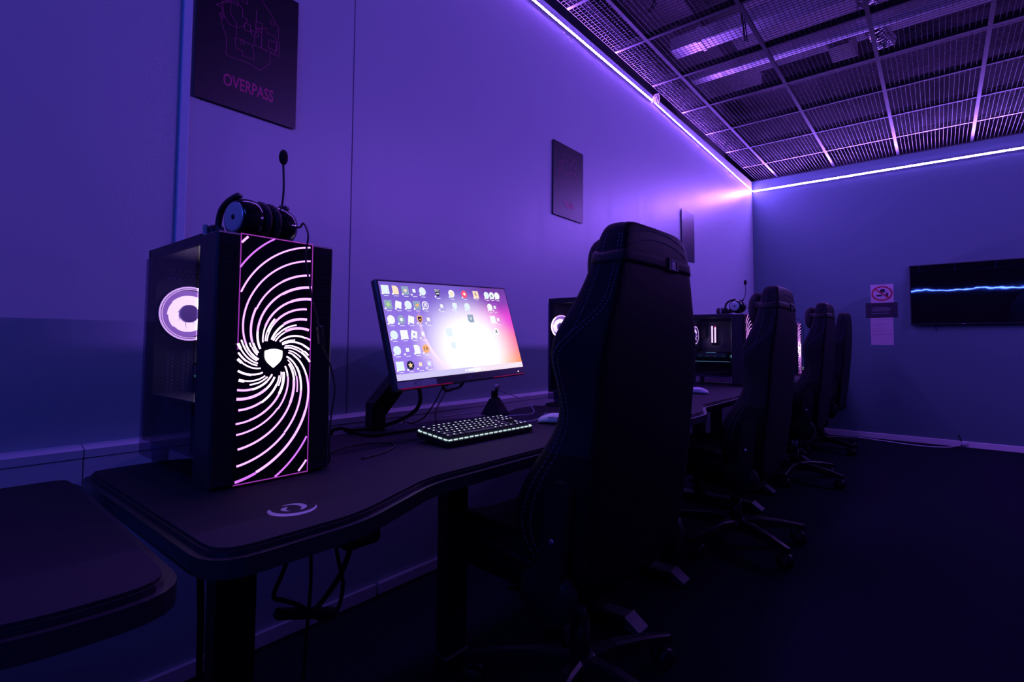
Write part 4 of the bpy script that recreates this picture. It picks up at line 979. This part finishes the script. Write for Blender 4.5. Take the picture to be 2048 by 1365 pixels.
# ------------------------------------------------------------------ mouse, bungee and cables
def mouse(loc, rz, label):
    t = thing('computer_mouse', label, 'mouse', loc, rz, 'white computer mice')
    rings = []
    for x, w0, h in ((-.060, .016, .012), (-.056, .024, .020), (-.035, .030, .031), (-.005, .029, .037), (.025, .030, .035), (.048, .030, .026), (.060, .022, .015), (.063, .012, .010)):
        rings.append([Vector((x, -w0*.9, 0.001)), Vector((x, -w0, h*.45)), Vector((x, -w0*.78, h*.85)), Vector((x, -w0*.3, h)), Vector((x, w0*.3, h)), Vector((x, w0*.78, h*.85)), Vector((x, w0, h*.45)), Vector((x, w0*.9, 0.001))])
    b = MB(); b.loft(rings, 'mouse'); b.build('shell', t, subsurf=2)
    b = MB(); b.cyl((-.034, -.004, .027), (-.034, .004, .027), .009, 'mousedk', n=16); b.build('scroll_wheel', t)
    b = MB(); b.box((-.012, -.0288, .024), (.022, .004, .006), 'white', bevel=.0015); b.box((.012, -.0288, .024), (.022, .004, .006), 'white', bevel=.0015); b.build('side_button', t)
    return t
m1 = mouse((0.745, 1.515, ZD+0.0005), 0.45, 'white mouse beside the glowing keyboard')
mouse((0.72, 2.965, ZD+0.0005), 0.1, 'white mouse just showing at the right edge of the nearest chair')
def bungee():
    t = thing('mouse_bungee', 'dark pyramid cord holder with a pale top beside the keyboard', 'mouse bungee', (0.44, 1.545, ZD+0.0005), 0.12)
    b = MB(); b.loft([[(-.040, -.045, 0), (.040, -.040, 0), (.040, .040, 0), (-.040, .045, 0)], [(-.016, -.020, .062), (.006, -.016, .066), (.006, .016, .066), (-.016, .020, .062)]], 'black', smooth=False); b.build('body', t)
    b = MB(); b.face([(.0402, -.036, .004), (.0402, .036, .004), (.0068, .015, .064), (.0068, -.015, .064)], 'bungee_face'); b.build('front_face', t, normals=False)
    b = MB()
    for y in (-.012, .012): b.box((-.006, y, .078), (.014, .006, .03), 'black', bevel=.002)
    b.build('cord_clip', t)
    b = MB(); b.tube([(-.006, 0, .06), (-.004, .004, .085), (.0, .010, .104)], .006, 'black'); b.build('arm', t)
    b = MB(); b.cyl((-.002, .008, .098), (.002, .013, .116), .010, 'mouse', r2=.011); b.build('cap', t)
bungee()
def loose(name, pts, r, m, label, cat='cable'):
    b = MB(); b.tube(pts, r, m); return tag(b.build(name), label, cat)
mouse_cord = ([(0.695, 1.492, 0.755), (0.665, 1.46, 0.745), (0.60, 1.42, 0.745), (0.545, 1.44, 0.745), (0.535, 1.52, 0.746), (0.575, 1.60, 0.749), (0.55, 1.64, 0.765), (0.50, 1.62, 0.80), (0.46, 1.575, 0.826), (0.438, 1.552, 0.83), (0.42, 1.56, 0.80), (0.39, 1.60, 0.745), (0.36, 1.50, 0.744), (0.34, 1.35, 0.742)])
b = MB(); im = (Matrix.Translation((0.745, 1.515, ZD+0.0005)) @ Matrix.Rotation(0.45, 4, 'Z')).inverted(); b.tube([im @ Vector(p) for p in mouse_cord], 0.0019, 'cablewhite'); b.build('cord', m1)
kb_cord = ([(0.648, 1.10, 0.760), (0.60, 1.10, 0.756), (0.55, 1.13, 0.80), (0.50, 1.22, 0.855), (0.48, 1.25, 0.870), (0.47, 1.235, 0.868), (0.47, 1.20, 0.82), (0.45, 1.17, 0.77), (0.41, 1.155, 0.748), (0.375, 1.16, 0.745), (0.345, 1.17, 0.742), (0.33, 1.17, 0.70)])
b = MB(); im = (Matrix.Translation((0.715, 1.150, KZ)) @ Matrix.Rotation(-0.03, 4, 'Z')).inverted(); b.tube([im @ Vector(p) for p in kb_cord], 0.0024, 'rubber'); b.build('cord', kb1)
loose('floor_cable', [(0.55, 6.90, 0.006), (0.95, 6.90, 0.006), (1.30, 6.82, 0.006), (1.60, 6.74, 0.006), (1.80, 6.80, 0.006), (1.90, 6.93, 0.012), (1.94, 6.972, 0.03)], 0.006, 'cablewhite', 'white cable lying along the foot of the back wall')
b = MB(); b.box((1.95, D-0.026, 0.035), (0.07, 0.02, 0.035), 'cablewhite', bevel=0.006); b.tube([(1.94, D-0.02, 0.05), (1.93, D-0.012, 0.08), (1.92, D-0.008, 0.12)], 0.005, 'rubber'); tag(b.build('cable_plug'), 'small pale plug with a black tail on the back skirting', 'plug')
loose('desk_cable', [(0.62, 0.71, 0.7425), (0.57, 0.79, 0.7425), (0.58, 0.88, 0.7425), (0.64, 0.90, 0.7425), (0.70, 0.82, 0.7425), (0.72, 0.74, 0.7425)], 0.002, 'rubber', 'thin black cable lying on the mat beside the nearest computer')
# under the nearest desk
b = MB(); b.box((0.88, 0.60, 0.655), (0.12, 0.08, 0.05), 'black', bevel=0.008); b.box((0.88, 0.60, 0.69), (0.14, 0.10, 0.02), 'black'); tag(b.build('power_adapter'), 'black adapter box fixed under the nearest desk', 'adapter')
loose('hanging_cable', [(0.86, 0.585, 0.63), (0.85, 0.60, 0.585), (0.85, 0.612, 0.53), (0.85, 0.60, 0.485), (0.85, 0.575, 0.475), (0.85, 0.545, 0.50), (0.85, 0.52, 0.525), (0.85, 0.49, 0.545), (0.85, 0.47, 0.56), (0.86, 0.48, 0.60), (0.87, 0.50, 0.66)], 0.004, 'rubber', 'black cable hanging in a loop under the nearest desk')
loose('hanging_cable', [(0.80, 0.36, 0.70), (0.78, 0.375, 0.55), (0.76, 0.385, 0.35), (0.74, 0.40, 0.12), (0.73, 0.42, 0.006)], 0.006, 'rubber', 'black cable dropping to the floor left of the first desk leg')
loose('hanging_cable', [(0.805, 0.560, 0.69), (0.81, 0.565, 0.55), (0.80, 0.562, 0.40), (0.79, 0.562, 0.20), (0.78, 0.572, 0.006)], 0.0035, 'rubber', 'thin black cable hanging straight down beside the looped one')
loose('hanging_cable', [(1.00, 0.545, 0.694), (0.96, 0.56, 0.66), (0.90, 0.575, 0.58), (0.86, 0.56, 0.52), (0.85, 0.54, 0.50)], 0.005, 'rubber', 'black cable slanting from the desk front edge to the loop')
b = MB(); b.box((0.85, 0.535, 0.505), (0.02, 0.13, 0.018), 'black', rot=Matrix.Rotation(-0.35, 3, 'X'), bevel=0.004); tag(b.build('cable_bundle'), 'thick bound bundle of cable hanging under the nearest desk', 'cable')
